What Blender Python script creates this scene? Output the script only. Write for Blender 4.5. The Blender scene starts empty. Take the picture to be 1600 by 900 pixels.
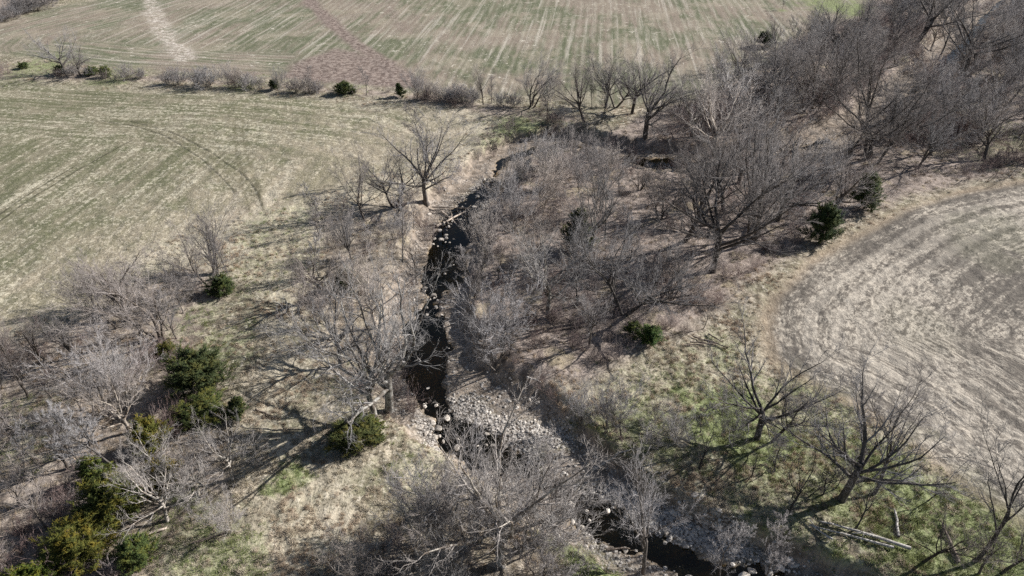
import bpy, math, random
import numpy as np
from mathutils import Vector

# ------------------------------------------------------------------ camera, sky, sun, exposure
S = bpy.context.scene
COL = S.collection
CAM_H, PITCH, FPX = 45.0, math.radians(35.0), 1066.7
cam = bpy.data.cameras.new("camera"); cam.lens = 24.0; cam.sensor_width = 36.0
cam.clip_start = 0.5; cam.clip_end = 9000
co = bpy.data.objects.new("camera", cam); COL.objects.link(co)
co.location = (0, 0, CAM_H); co.rotation_euler = (math.radians(90) - PITCH, 0, 0)
S.camera = co
SUN_EL, SUN_AZ = math.radians(31), math.radians(20)      # azimuth counted from +X towards +Y
w = bpy.data.worlds.new("World"); S.world = w; w.use_nodes = True
nt = w.node_tree; bg = nt.nodes["Background"]
sky = nt.nodes.new("ShaderNodeTexSky"); sky.sky_type = 'NISHITA'; sky.sun_disc = False
sky.sun_elevation = SUN_EL; sky.sun_rotation = math.radians(90) - SUN_AZ
nt.links.new(sky.outputs[0], bg.inputs[0]); bg.inputs[1].default_value = 0.05
sl = bpy.data.lights.new("sun", 'SUN'); sl.energy = 5.0; sl.angle = math.radians(0.5); sl.color = (1.0, 0.98, 0.955)
so = bpy.data.objects.new("sun", sl); COL.objects.link(so)
sv = Vector((math.cos(SUN_AZ) * math.cos(SUN_EL), math.sin(SUN_AZ) * math.cos(SUN_EL), math.sin(SUN_EL)))
so.rotation_euler = sv.to_track_quat('Z', 'Y').to_euler(); so.location = (60, 60, 90)
S.view_settings.view_transform = 'Standard'; S.view_settings.look = 'None'
S.view_settings.exposure = 0.72; S.view_settings.gamma = 1.0
S.render.engine = 'CYCLES'
try:
    S.cycles.use_denoising = False
    S.cycles.max_bounces = 5; S.cycles.volume_bounces = 0; S.cycles.diffuse_bounces = 2; S.cycles.transparent_max_bounces = 8
except Exception: pass
random.seed(7)
RNG = np.random.default_rng(7)

# ------------------------------------------------------------------ maps and terrain
def ground_at(px, py, z=0.0):
    """survey coordinates (read off the aerial photograph) -> metres on the ground at height z"""
    px = np.asarray(px, float); py = np.asarray(py, float)
    x = (px - 800) / FPX; y = -(py - 450) / FPX
    dy = math.cos(PITCH) + y * math.sin(PITCH); dz = -math.sin(PITCH) + y * math.cos(PITCH)
    t = (CAM_H - z) / -dz
    return x * t, dy * t

def _h(ix, iy, s):
    n = (ix * 374761393 + iy * 668265263 + s * 974634777) & 0xffffffff
    n = ((n ^ (n >> 13)) * 1274126177) & 0xffffffff
    return ((n ^ (n >> 16)) & 0xffff) / 65535.0
def vnoise(x, y, s=0):
    x = np.asarray(x, float); y = np.asarray(y, float)
    ix = np.floor(x).astype(np.int64); iy = np.floor(y).astype(np.int64)
    fx = x - ix; fy = y - iy; fx = fx * fx * (3 - 2 * fx); fy = fy * fy * (3 - 2 * fy)
    a = _h(ix, iy, s); b = _h(ix + 1, iy, s); c = _h(ix, iy + 1, s); d = _h(ix + 1, iy + 1, s)
    return (a + (b - a) * fx) * (1 - fy) + (c + (d - c) * fx) * fy
def fbm(x, y, s=0, o=3):
    r = 0; a = .5; t = 0
    for k in range(o):
        r = r + a * vnoise(x * 2 ** k + 17.3 * k, y * 2 ** k - 9.1 * k, s + k); t += a; a *= .5
    return r / t
def ss(a, b, x):
    t = np.clip((x - a) / (b - a), 0, 1); return t * t * (3 - 2 * t)

def poly_w(pts, z=0):
    a = np.array(pts, float); x, y = ground_at(a[:, 0], a[:, 1], z); return np.stack([x, y], 1)
def sdist(poly, x, y):
    """signed distance to a closed polygon, positive inside"""
    d = np.full(x.shape, 1e9); ins = np.zeros(x.shape, bool); n = len(poly)
    for i in range(n):
        ax, ay = poly[i]; bx, by = poly[(i + 1) % n]
        ex, ey = bx - ax, by - ay; l2 = ex * ex + ey * ey + 1e-9
        t = np.clip(((x - ax) * ex + (y - ay) * ey) / l2, 0, 1)
        d = np.minimum(d, np.hypot(x - ax - t * ex, y - ay - t * ey))
        c = ((ay > y) != (by > y))
        xi = ax + (y - ay) / (by - ay + 1e-12) * ex
        ins ^= c & (x < xi)
    return np.where(ins, d, -d)
def line_info(pts, x, y, vals=None):
    """distance to a polyline, side (+ image right when it runs towards the viewer), arclength, interpolated values"""
    n = len(pts); best = np.full(x.shape, 1e9); side = np.zeros(x.shape); arc = np.zeros(x.shape)
    V = None if vals is None else [np.zeros(x.shape) for _ in range(vals.shape[1])]
    acc = 0
    for i in range(n - 1):
        ax, ay = pts[i]; bx, by = pts[i + 1]; ex, ey = bx - ax, by - ay; L = math.hypot(ex, ey)
        t = np.clip(((x - ax) * ex + (y - ay) * ey) / (L * L + 1e-9), 0, 1)
        d = np.hypot(x - ax - t * ex, y - ay - t * ey)
        m = d < best; best = np.where(m, d, best)
        side = np.where(m, np.sign(ex * (y - ay) - ey * (x - ax)), side)
        arc = np.where(m, acc + t * L, arc)
        if V is not None:
            for k in range(len(V)): V[k] = np.where(m, vals[i, k] * (1 - t) + vals[i + 1, k] * t, V[k])
        acc += L
    return best, side, arc, V

FLOOR = np.array([  # x, y, half width, left bank run, right bank run
 (1640,-60,4.5,3,3),(1545,20,4.5,3,3),(1480,95,4.5,3,3),(1380,190,4,3,3),(1230,240,4,3,3),(1120,264,4,3,2),(1030,258,4.5,2,2),
 (955,246,4,1.2,2),(885,224,3.8,.8,2),(830,234,3.5,.8,2),(785,250,3.3,1.0,2),(768,280,3.6,1.6,2),(735,312,4.2,3,2),(715,345,4,3.2,2.4),
 (700,390,3.5,2.6,2.4),(692,430,3.5,2.6,2.4),(672,475,3.5,2,2.4),(662,520,3.8,1.6,2.5),(668,565,4,2,2.5),(685,605,4.5,2,3),
 (735,656,4.2,2.4,4.5),(795,697,4.2,2.4,4),(872,752,4.2,2.4,1.4),(965,820,3.6,2.0,.8),(1065,868,3.4,2.0,.7),(1165,912,3.5,2.0,.7),
 (1262,968,4,2.4,.8),(1400,1050,5,3,1)], float)
POOL = np.array([
 (1640,-60,.5),(1545,20,.5),(1500,80,1.2),(1482,97,1.6),(1450,120,.3),(1380,190,.2),(1230,240,.2),(1130,262,.9),(1030,256,1.8),(955,246,.3),(885,226,.8),(830,236,.8),
 (785,252,.5),(768,282,.5),(740,315,1.0),(716,345,2.0),(702,390,2.5),(695,430,2.4),(672,470,.8),(662,515,2.2),(664,560,2.4),(668,600,1.3),
 (690,650,.9),(730,692,2.3),(790,722,1.0),(840,745,.2),(880,770,.9),(952,822,1.9),(1005,850,.7),(1060,875,.9),(1120,893,.5),(1175,905,1.2),(1262,968,2.0),(1400,1050,2)], float)
FL = np.stack(ground_at(FLOOR[:, 0], FLOOR[:, 1], -2.2), 1); PL = np.stack(ground_at(POOL[:, 0], POOL[:, 1], -2.4), 1)
CUT = poly_w([(1330,900),(1230,820),(1100,770),(960,728),(890,690)])
WATER_Z = -2.42
def creek(x, y):
    wob = (fbm(x * .35, y * .35, 31) - .5) * 1.8 + (fbm(x * 1.3, y * 1.3, 33) - .5) * .9
    d, sd, arc, V = line_info(FL, x, y, FLOOR[:, 2:])
    dp, _, _, P = line_info(PL, x, y, POOL[:, 2:])
    run = np.where(sd > 0, V[2], V[1])
    e = (d + wob - V[0])                       # metres outside the floor
    bank = 1 - ss(0, 1, e / run)               # 1 on the floor, 0 on the top
    pool = 1 - ss(-.8, .7, dp + wob * .9 + (fbm(x * 1.9, y * 1.9, 37) - .5) * 1.5 - P[0])
    return bank, pool, e, d, sd
def height(x, y):
    x = np.asarray(x, float); y = np.asarray(y, float)
    bank, pool, e, d, sd = creek(x, y)
    top = (fbm(x * .02, y * .02, 5) - .5) * .9 + (fbm(x * .13, y * .13, 8) - .5) * .35
    near = np.clip(1 - d / 60, 0, 1)
    top = top - .5 * ss(.0, 1, near)
    rough = (fbm(x * .9, y * .9, 11) - .5) * .34 + (vnoise(x * 2.1, y * 2.1, 12) - .5) * .16
    cor = ss(70, 25, d)
    top = top + rough * (.25 + .75 * cor)
    dl, sl_, _, _ = line_info(CUT, x, y)
    top = top + .15 * np.exp(-(dl / 5.0) ** 2)
    fl = -2.22 + (fbm(x * .6, y * .6, 21) - .5) * .34 - pool * .62
    return top * (1 - bank) + fl * bank

def zone(poly, x, y, soft=2.0, wob=2.0, s=0):
    P = poly_w(poly)
    d = sdist(P, x, y) + (fbm(x * .12, y * .12, 40 + s) - .5) * 2 * wob + (fbm(x * .7, y * .7, 50 + s) - .5) * wob * .8
    return ss(-soft / 2, soft / 2, d)

FIELD_L = [(-900,60),(0,128),(200,140),(420,152),(600,166),(700,186),(745,215),(690,250),(620,262),(540,282),(470,318),(400,338),(310,352),(250,378),
           (180,408),(120,462),(60,500),(-60,545),(-700,800)]
FIELD_U = [(-30,46),(60,18),(180,-8),(300,-60),(1420,-60),(1330,25),(1240,58),(1200,100),(1130,130),(1080,150),(950,166),(860,150),(760,144),(620,140),
           (430,124),(300,118),(180,108),(60,92),(-30,80)]
FIELD_R = [(1750,268),(1600,278),(1480,300),(1400,322),(1320,366),(1250,410),(1205,460),(1188,510),(1200,560),(1260,600),(1330,632),(1400,680),
           (1450,722),(1520,772),(1610,830),(1750,900),(2600,900),(2600,250)]
R_EDGE = [(1900,262),(1600,278),(1480,300),(1400,322),(1320,366),(1250,410),(1205,460),(1188,510),(1200,560),(1260,600),(1330,632),(1400,680),
          (1450,722),(1520,772),(1610,830),(1900,980)]
WOODS = [
 [(1900,-80),(1420,-60),(1345,20),(1240,62),(1190,100),(1100,150),(1000,180),(900,225),(800,255),(745,320),(735,420),(700,520),(715,590),(830,604),
  (960,562),(1080,520),(1160,452),(1240,390),(1330,335),(1440,300),(1600,262),(1900,240)],
 [(735,240),(690,290),(640,300),(560,318),(500,338),(480,400),(488,480),(520,560),(560,620),(640,625),(665,520),(660,440),(700,340)],
 [(-160,570),(60,520),(150,470),(240,425),(340,408),(355,450),(310,520),(255,600),(300,640),(345,690),(345,760),(250,860),(220,1000),(-160,1100)],
 [(590,830),(700,760),(870,730),(915,800),(900,1000),(540,1000)],
 [(-30,122),(200,126),(420,140),(640,152),(900,200),(900,180),(640,142),(420,130),(200,114),(-30,108)],
 [(-200,30),(0,30),(90,-2),(300,-60),(-200,-60)]]
GRAVEL = [
 [(690,600),(740,590),(800,640),(860,680),(850,720),(800,700),(740,670),(700,640)],
 [(880,730),(960,735),(1060,770),(1150,800),(1230,860),(1150,850),(1080,830),(1000,800),(900,770)],
 [(1040,840),(1130,860),(1230,870),(1290,900),(1260,950),(1100,900)],
 [(900,780),(930,800),(1000,860),(1020,880),(990,870),(930,840)],
 [(680,325),(715,290),(750,258),(785,262),(775,290),(740,330),(695,362)],
 [(640,590),(680,640),(700,700),(680,690),(650,650)],
 [(735,620),(900,640),(900,672),(800,676)]]
GREEN = [  # x, y, radius in metres, strength
 (450,742,1.7,1.0),(1010,655,4,.6),(1150,655,5.5,.95),(1110,618,3,.6),(1230,690,7,.55),(1280,680,6,.6),(1330,730,6,.6),(1400,760,6,.8),(1440,800,6,.9),(1500,830,6,.9),
 (1560,850,6,.9),(1370,830,5,.7),(1300,760,5,.5),(1180,770,4,.5),(925,860,2.5,1.0),(880,825,2,.6),(890,685,3.2,.7),(915,690,2,.6),
 (1135,555,3,.5),(1100,600,3,.45),(1000,600,4,.3),(640,720,3,.3),(345,540,3.2,.5),(310,500,3,.4),(300,850,3.5,.5),(350,870,3,.5),(290,800,2,.5),
 (440,400,5,.2),(400,430,4,.25),(440,340,5,.3),(400,370,3,.35),(820,200,6,.8),(870,210,5,.7),(780,215,4,.5),(840,180,5,.4),
 (50,112,7,.7),(180,122,5,.7),(385,135,4,.7),(545,140,3,.5),(1310,10,9,1.0),(1280,-5,8,.9),(1335,18,4,1.0),(1222,16,1.5,.9),(1440,95,6,.5),(1470,60,6,.4),(1520,190,7,.5),(1490,150,6,.5),(1400,150,5,.4),(1590,130,7,.4),(1540,240,5,.4),(1250,140,4,.3),
 (1590,215,7,.6),(1560,200,6,.4),(1570,365,5,.4),(1540,385,4,.3),(1430,510,4,.2),(230,570,2,.3),(60,690,3,.3),(40,640,3,.3),(690,560,2,.4),(560,590,3,.2)]
PALE = [(850,650,4.5,.9),(470,820,4,.5),(430,450,2.0,.5),(445,500,2.4,.6),(680,225,8,.6),(640,230,8,.5),(560,280,7,.45),(700,215,6,.5),(720,255,5,.4),
        (680,705,3,.8),(1000,600,4,.3),(340,340,7,.5),(270,380,6,.45),(60,500,6,.4),(1160,560,4,.5),(400,300,6,.3),(600,250,16,.5),(500,300,14,.5),(390,335,12,.45),(210,400,10,.45),(110,460,8,.45),(690,205,12,.55),(430,600,3,.5),(470,760,4,.5)]

def blobs(L, x, y, s):
    r = np.zeros(x.shape)
    for (px, py, rad, st) in L:
        bx, by = ground_at(px, py)
        m = (np.abs(x - bx) < rad * 2.2) & (np.abs(y - by) < rad * 3)
        if not m.any(): continue
        d = np.hypot(x[m] - bx, (y[m] - by) * .8) / rad + (fbm(x[m] * .5, y[m] * .5, s) - .5) * 1.3
        r[m] = np.maximum(r[m], st * (1 - ss(.45, 1.35, d)))
    return r
def band(pts, x, y, wd, s=0, soft=.6, wob=1.0):
    P = poly_w(pts); d, _, _, _ = line_info(P, x, y)
    d = d + (fbm(x * .2, y * .2, 70 + s) - .5) * 2 * wob
    return 1 - ss(wd * (1 - soft), wd * (1 + soft * .5), d)

def regions(x, y):
    x = np.asarray(x, float); y = np.asarray(y, float); R = {}
    bank, pool, e, d, sd = creek(x, y)
    R['fl'] = zone(FIELD_L, x, y, 5, 2.2, 1); R['fu'] = zone(FIELD_U, x, y, 4, 1.5, 2); R['fr'] = zone(FIELD_R, x, y, 2.5, .9, 3)
    lit = np.zeros(x.shape)
    for i, P in enumerate(WOODS): lit = np.maximum(lit, zone(P, x, y, 3.5, 2.0, 4 + i) * (1, .5, .75, .45, .85, .9)[i])
    R['lit'] = lit * (1 - R['fr']); inside = ss(.15, .75, bank)
    g = np.zeros(x.shape)
    for i, P in enumerate(GRAVEL): g = np.maximum(g, zone(P, x, y, 1.5, .9, 12 + i))
    R['grv'] = np.maximum(g * .95, inside * .35 * (1 - pool)) ; R['mud'] = ss(.12, .5, bank) * (1 - .85 * g)
    R['pool'] = pool * inside
    R['grn'] = blobs(GREEN, x, y, 61); R['pal'] = blobs(PALE, x, y, 63)
    # bare bands and wheel tracks
    R['wash'] = band([(228,-40),(240,20),(262,60),(290,92)], x, y, 2.6, 1) * R['fu']
    b = band([(440,-60),(490,10),(545,62),(600,100),(640,128)], x, y, 2.3, 2)
    b = np.maximum(b, zone([(520,78),(600,92),(650,120),(680,140),(430,124),(470,96)], x, y, 4, 2, 25))
    b = np.maximum(b, zone([(590,-40),(610,40),(640,52),(620,20)], x, y, 4, 2, 26) * .6)
    R['bare'] = b * R['fu']
    tr = np.zeros(x.shape)
    for (P, hw) in (([(205,192),(270,208),(330,236),(385,275),(402,330)], .9), ([(120,180),(200,197),(262,216),(320,250),(365,290)], .9),
                    ([(443,330),(432,400),(446,470),(430,560),(420,640),(425,720),(470,800),(450,900)], .75),
                    ([(372,190),(376,240),(400,300)], .7)):
        dd, _, _, _ = line_info(poly_w(P), x, y)
        tr = np.maximum(tr, np.exp(-((np.abs(dd) - hw) / .28) ** 2))
    R['trk'] = tr
    return R
def rowco(x, y):
    """(across, along) field coordinates: straight drill rows, or bent round the headland in the right-hand field"""
    a = math.radians(83.4)
    ux, uy = math.cos(a), math.sin(a)
    along = x * ux + y * uy; across = x * uy - y * ux
    E = poly_w(R_EDGE); d, s, arc, _ = line_info(E, x, y)
    H = poly_w([(-900,60),(0,128),(200,140),(420,152),(600,166),(700,186)]); dh, sh, ah, _ = line_info(H, x, y)
    hl = (sh < 0) & (dh + 5 * (fbm(x * .05, y * .05, 77) - .5) < 24) & (y < 160)
    across = np.where(hl, dh + 300, across); along = np.where(hl, ah, along)
    C = poly_w([(420,118),(300,112),(180,104),(60,92),(14,86),(8,76),(30,58),(90,40),(200,10),(330,-30)]); dc, sc_, ac, _ = line_info(C, x, y)
    cu = sdist(poly_w(FIELD_U), x, y) > -2
    hc = cu & (dc < 15) & (x < -48); across = np.where(hc, dc + 500, across); along = np.where(hc, ac, along)
    fr = sdist(poly_w(FIELD_R), x, y) > -6
    return np.where(fr, d * 1.0, across), np.where(fr, arc, along)

# ------------------------------------------------------------------ mesh and object helpers
def mesh_np(name, V, faces, smooth=True):
    me = bpy.data.meshes.new(name)
    V = np.asarray(V, np.float32); me.vertices.add(len(V)); me.vertices.foreach_set('co', V.ravel())
    loops = []; starts = []; tot = 0
    for F in faces:
        F = np.asarray(F, np.int32)
        if len(F) == 0: continue
        k = F.shape[1]; loops.append(F.ravel()); starts.append(tot + np.arange(len(F)) * k); tot += F.size
    L = np.concatenate(loops).astype(np.int32); St = np.concatenate(starts).astype(np.int32)
    me.loops.add(len(L)); me.loops.foreach_set('vertex_index', L)
    me.polygons.add(len(St)); me.polygons.foreach_set('loop_start', St)
    me.update(calc_edges=True)
    if smooth: me.polygons.foreach_set('use_smooth', np.ones(len(St), bool))
    return me
def link(name, me, mat=None, parent=None):
    if mat is not None and len(me.materials) == 0: me.materials.append(mat)
    o = bpy.data.objects.new(name, me); COL.objects.link(o)
    if parent: o.parent = parent
    return o
def empty(name, loc, rz=0, sc=(1, 1, 1)):
    o = bpy.data.objects.new(name, None); COL.objects.link(o)
    o.location = loc; o.rotation_euler = (0, 0, rz); o.scale = sc; o.empty_display_size = .3
    return o
def tag(o, label=None, cat=None, group=None, kind=None):
    if label: o['label'] = label
    if cat: o['category'] = cat
    if group: o['group'] = group
    if kind: o['kind'] = kind
    return o

class N:                                        # small node-tree writer
    def __init__(s, name):
        s.m = bpy.data.materials.new(name); s.m.use_nodes = True; s.t = s.m.node_tree; s.t.nodes.clear()
        s.out = s.new('ShaderNodeOutputMaterial')
    def new(s, typ, **kw):
        n = s.t.nodes.new(typ)
        for k, v in kw.items(): setattr(n, k, v)
        return n
    def put(s, sock, v):
        if isinstance(v, bpy.types.NodeSocket): s.t.links.new(v, sock)
        elif v is not None:
            if isinstance(v, (tuple, list)) and len(v) == 3 and sock.type == 'RGBA': v = (*v, 1)
            sock.default_value = v
    def math(s, op, a, b=None, c=None, clamp=False):
        n = s.new('ShaderNodeMath', operation=op, use_clamp=clamp); s.put(n.inputs[0], a)
        if b is not None: s.put(n.inputs[1], b)
        if c is not None: s.put(n.inputs[2], c)
        return n.outputs[0]
    def mix(s, f, a, b, mode='MIX'):
        n = s.new('ShaderNodeMix', data_type='RGBA', blend_type=mode); s.put(n.inputs[0], f); s.put(n.inputs[6], a); s.put(n.inputs[7], b)
        return n.outputs[2]
    def noise(s, vec, scale, detail=3, rough=.55, dist=0.0):
        n = s.new('ShaderNodeTexNoise'); s.put(n.inputs['Vector'], vec); n.inputs['Scale'].default_value = scale
        n.inputs['Detail'].default_value = detail; n.inputs['Roughness'].default_value = rough; n.inputs['Distortion'].default_value = dist
        return n.outputs[0]
    def ramp(s, f, a, b):
        n = s.new('ShaderNodeMapRange', interpolation_type='SMOOTHSTEP'); s.put(n.inputs[0], f)
        n.inputs[1].default_value = a; n.inputs[2].default_value = b
        return n.outputs[0]
    def scale(s, vec, v):
        n = s.new('ShaderNodeVectorMath', operation='MULTIPLY'); s.put(n.inputs[0], vec); n.inputs[1].default_value = v
        return n.outputs[0]
    def attr(s, name):
        n = s.new('ShaderNodeAttribute', attribute_name=name); return n
    def bump(s, h, strength=.5, dist=.1, nrm=None):
        n = s.new('ShaderNodeBump'); n.inputs['Strength'].default_value = strength; n.inputs['Distance'].default_value = dist
        s.put(n.inputs['Height'], h)
        if nrm is not None: s.put(n.inputs['Normal'], nrm)
        return n.outputs[0]
    def bsdf(s, col, rough=.9, nrm=None, spec=.2):
        n = s.new('ShaderNodeBsdfPrincipled'); s.put(n.inputs['Base Color'], col); s.put(n.inputs['Roughness'], rough)
        n.inputs['Specular IOR Level'].default_value = spec
        if nrm is not None: s.put(n.inputs['Normal'], nrm)
        s.t.links.new(n.outputs[0], s.out.inputs[0]); return n

# ------------------------------------------------------------------ ground material
def ground_material():
    g = N('ground_cover')
    pos = g.new('ShaderNodeNewGeometry').outputs['Position']
    rc = g.attr('rowco').outputs['Vector']
    A = g.attr('mask_a'); B = g.attr('mask_b'); Cc = g.attr('mask_c')
    def sep(a):
        n = g.new('ShaderNodeSeparateColor'); g.put(n.inputs[0], a.outputs['Color']); return n.outputs[0], n.outputs[1], n.outputs[2], a.outputs['Alpha']
    fl, fu, fr, lit = sep(A); grv, mud, grn, pal = sep(B); wash, bare, trk, pool = sep(Cc)
    big = g.noise(pos, .035, 3, .6); mid = g.noise(pos, .22, 4, .6); cl = g.noise(pos, 1.1, 4, .62, .3)
    fine = g.noise(pos, 4.0, 4, .65); vfine = g.noise(pos, 11.0, 3, .7)
    # dry grass
    tus = g.noise(g.scale(pos, (1, .8, 1)), 2.2, 4, .68, .6)
    c = g.mix(g.ramp(mid, .38, .62), (.245, .226, .150), (.42, .36, .275))
    c = g.mix(g.math('MULTIPLY', g.ramp(tus, .48, .66), .75), c, (.64, .57, .465))
    c = g.mix(g.math('MULTIPLY', g.ramp(cl, .55, .38), .85), c, (.14, .117, .084))
    c = g.mix(g.math('MULTIPLY', g.ramp(fine, .52, .38), .7), c, (.095, .082, .052))
    grass = g.mix(g.math('MULTIPLY', pal, g.ramp(fine, .3, .55)), c, (.55, .485, .37))
    # green growth
    gm = g.math('MULTIPLY', grn, g.ramp(g.math('ADD', cl, g.math('MULTIPLY', grn, .20)), .46, .66), clamp=True)
    gc = g.mix(g.ramp(fine, .35, .65), (.125, .155, .055), (.29, .315, .16))
    grass = g.mix(gm, grass, gc)
    # left field: thin winter wheat over pale residue
    st = g.noise(g.scale(rc, (1.0, .035, 1)), .42, 4, .6, .15); st2 = g.noise(g.scale(rc, (1.0, .05, 1)), 1.3, 4, .65, .25)
    lb = g.noise(pos, .045, 4, .6); sp = g.noise(pos, 1.5, 5, .78, .4)
    c = g.mix(g.ramp(g.math('ADD', g.math('MULTIPLY', mid, .55), g.math('MULTIPLY', st, .45)), .43, .57), (.135, .134, .078), (.225, .198, .138))
    sl0 = g.new('ShaderNodeSeparateXYZ'); g.put(sl0.inputs[0], rc)
    dr = g.math('MULTIPLY_ADD', g.math('SINE', g.math('MULTIPLY', g.math('ADD', sl0.outputs[0], g.math('MULTIPLY', g.noise(pos, .2, 2), .8)), 2 * math.pi / 1.5)), .5, .5)
    c = g.mix(g.math('MULTIPLY', g.math('MULTIPLY', dr, g.ramp(sp, .4, .6)), .45), c, (.36, .32, .24))
    c = g.mix(g.math('MULTIPLY', g.ramp(lb, .52, .66), .7), c, (.30, .25, .195))
    res = g.math('ADD', g.math('ADD', g.math('MULTIPLY', sp, .62), g.math('MULTIPLY', st2, .28)), g.math('ADD', g.math('MULTIPLY', st, .20), g.math('MULTIPLY', lb, .20)))
    c = g.mix(g.math('MULTIPLY', g.ramp(res, .645, .73), .85), c, (.50, .455, .345))
    c = g.mix(g.math('MULTIPLY', g.ramp(fine, .50, .36), .5), c, (.10, .098, .06))
    c = g.mix(g.math('MULTIPLY', pal, .65), c, g.mix(g.ramp(fine, .4, .6), (.30, .235, .17), (.56, .47, .37)))
    fieldl = g.mix(g.math('MULTIPLY', trk, .55), c, (.11, .10, .06))
    # upper field
    sx = g.new('ShaderNodeSeparateXYZ'); g.put(sx.inputs[0], rc)
    wob = g.math('MULTIPLY', g.noise(pos, .3, 2), 1.0)
    drill = g.math('SINE', g.math('MULTIPLY', g.math('ADD', sx.outputs[0], wob), 2 * math.pi / 1.9))
    drill = g.math('MULTIPLY_ADD', drill, .5, .5)
    us = g.noise(g.scale(rc, (1.0, .045, 1)), .45, 4, .65, .2)
    ub = g.noise(pos, .028, 4, .62)
    ug = g.math('ADD', g.math('MULTIPLY', ub, .65), g.math('MULTIPLY', us, .35))
    c = g.mix(g.ramp(ug, .44, .56), (.128, .135, .082), (.235, .192, .150))
    c = g.mix(g.math('MULTIPLY', g.ramp(g.noise(pos, .09, 4, .65), .5, .62), .55), c, (.31, .265, .20))
    c = g.mix(g.math('MULTIPLY', g.math('MULTIPLY', drill, g.ramp(g.noise(g.scale(rc, (1., .2, 1)), .6, 3), .35, .6)), .5), c, (.37, .33, .26))
    usp = g.noise(g.scale(rc, (1.0, .025, 1)), .8, 5, .68, .15)
    c = g.mix(g.math('MULTIPLY', g.ramp(g.math('ADD', g.math('MULTIPLY', usp, .75), g.math('MULTIPLY', fine, .25)), .53, .62), .6), c, (.47, .425, .355))
    c = g.mix(g.math('MULTIPLY', g.ramp(g.noise(pos, .55, 5, .72, 1.2), .58, .68), .8), c, (.58, .53, .44))
    c = g.mix(g.math('MULTIPLY', g.ramp(fine, .48, .32), .35), c, (.12, .105, .08))
    c = g.mix(g.math('MULTIPLY', bare, .95), c, g.mix(g.ramp(cl, .4, .6), (.145, .108, .092), (.30, .24, .205)))
    c = g.mix(g.math('MULTIPLY', grn, .9), c, gc)
    wsh = g.math('MULTIPLY', wash, g.ramp(g.noise(pos, .35, 4, .7, 1.), .30, .62))
    fieldu = g.mix(wsh, c, g.mix(g.ramp(cl, .45, .55), (.32, .27, .22), (.56, .50, .43)))
    # right field: pale stubble bent round the headland
    rs = g.noise(g.scale(rc, (1.0, .08, 1)), .8, 4, .65, .0); rs2 = g.noise(g.scale(rc, (1., .45, 1)), 2.2, 5, .72, .2)
    rb = g.noise(pos, .06, 4, .62); iso = g.noise(pos, 1.1, 6, .78, .3)
    c = g.mix(g.ramp(g.math('ADD', g.math('MULTIPLY', rs2, .6), g.math('MULTIPLY', iso, .4)), .44, .55), (.155, .134, .112), (.47, .415, .34))
    dk = g.math('ADD', g.math('MULTIPLY', rs, .3), g.math('ADD', g.math('MULTIPLY', rb, .35), g.math('MULTIPLY', iso, .35)))
    c = g.mix(g.math('MULTIPLY', g.ramp(dk, .475, .545), .85), c, (.10, .088, .076))
    sr = g.new('ShaderNodeSeparateXYZ'); g.put(sr.inputs[0], rc)
    hd = g.math('ADD', sr.outputs[0], g.math('MULTIPLY', g.noise(pos, .05, 2), 2.0))
    bandp = g.math('MULTIPLY', g.ramp(hd, 3.5, 5.5), g.ramp(hd, 17.0, 9.0))
    wave = g.math('MULTIPLY_ADD', g.math('SINE', g.math('MULTIPLY', hd, 2 * math.pi / 2.6)), .5, .5)
    wv = g.ramp(g.math('ADD', g.math('MULTIPLY', wave, .45), g.math('MULTIPLY', rs2, 1.0)), .50, .85)
    c = g.mix(g.math('MULTIPLY', g.math('MULTIPLY', bandp, wv), .32), c, (.54, .48, .40))
    rw = g.math('MULTIPLY_ADD', g.math('SINE', g.math('MULTIPLY', hd, 2 * math.pi / .95)), .5, .5)
    c = g.mix(g.math('MULTIPLY', g.math('MULTIPLY', rw, g.ramp(iso, .45, .6)), .35), c, (.12, .10, .082))
    edge = g.ramp(hd, 3.2, 1.2)
    c = g.mix(g.math('MULTIPLY', edge, .7), c, g.mix(g.ramp(fine, .4, .6), (.27, .20, .135), (.42, .33, .23)))
    fieldr = g.mix(g.math('MULTIPLY', grn, .3), c, (.16, .19, .08))
    # leaf litter
    c = g.mix(g.ramp(cl, .4, .62), (.20, .16, .135), (.37, .305, .26))
    c = g.mix(g.math('MULTIPLY', g.ramp(fine, .52, .66), .75), c, (.46, .38, .32))
    c = g.mix(g.math('MULTIPLY', g.ramp(vfine, .5, .36), .55), c, (.06, .048, .038))
    c = g.mix(g.math('MULTIPLY', g.ramp(mid, .56, .66), .55), c, (.36, .30, .19))
    litter = g.mix(g.math('MULTIPLY', gm, .8), c, gc)
    # gravel, mud, pool bed
    vo = g.new('ShaderNodeTexVoronoi'); g.put(vo.inputs['Vector'], pos); vo.inputs['Scale'].default_value = 4.2
    vc = g.new('ShaderNodeSeparateColor'); g.put(vc.inputs[0], vo.outputs['Color'])
    gr = g.mix(vc.outputs[0], (.29, .26, .23), (.64, .59, .53))
    gr = g.mix(g.ramp(vo.outputs['Distance'], .35, .75), gr, (.10, .08, .065))
    md = g.mix(g.ramp(cl, .4, .6), (.17, .138, .108), (.33, .27, .215))
    bed = g.mix(g.ramp(mid, .4, .6), (.09, .075, .045), (.36, .24, .10))
    col = grass
    for m, cc in ((lit, litter), (fl, fieldl), (fu, fieldu), (fr, fieldr)): col = g.mix(m, col, cc)
    col = g.mix(g.math('MULTIPLY', trk, g.math('SUBTRACT', .45, g.math('MULTIPLY', fl, .45))), col, (.50, .43, .31))
    col = g.mix(mud, col, md)
    col = g.mix(g.math('MULTIPLY', grv, g.ramp(g.math('ADD', mid, g.math('MULTIPLY', grv, .6)), .55, .8)), col, gr)
    col = g.mix(pool, col, bed)
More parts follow.
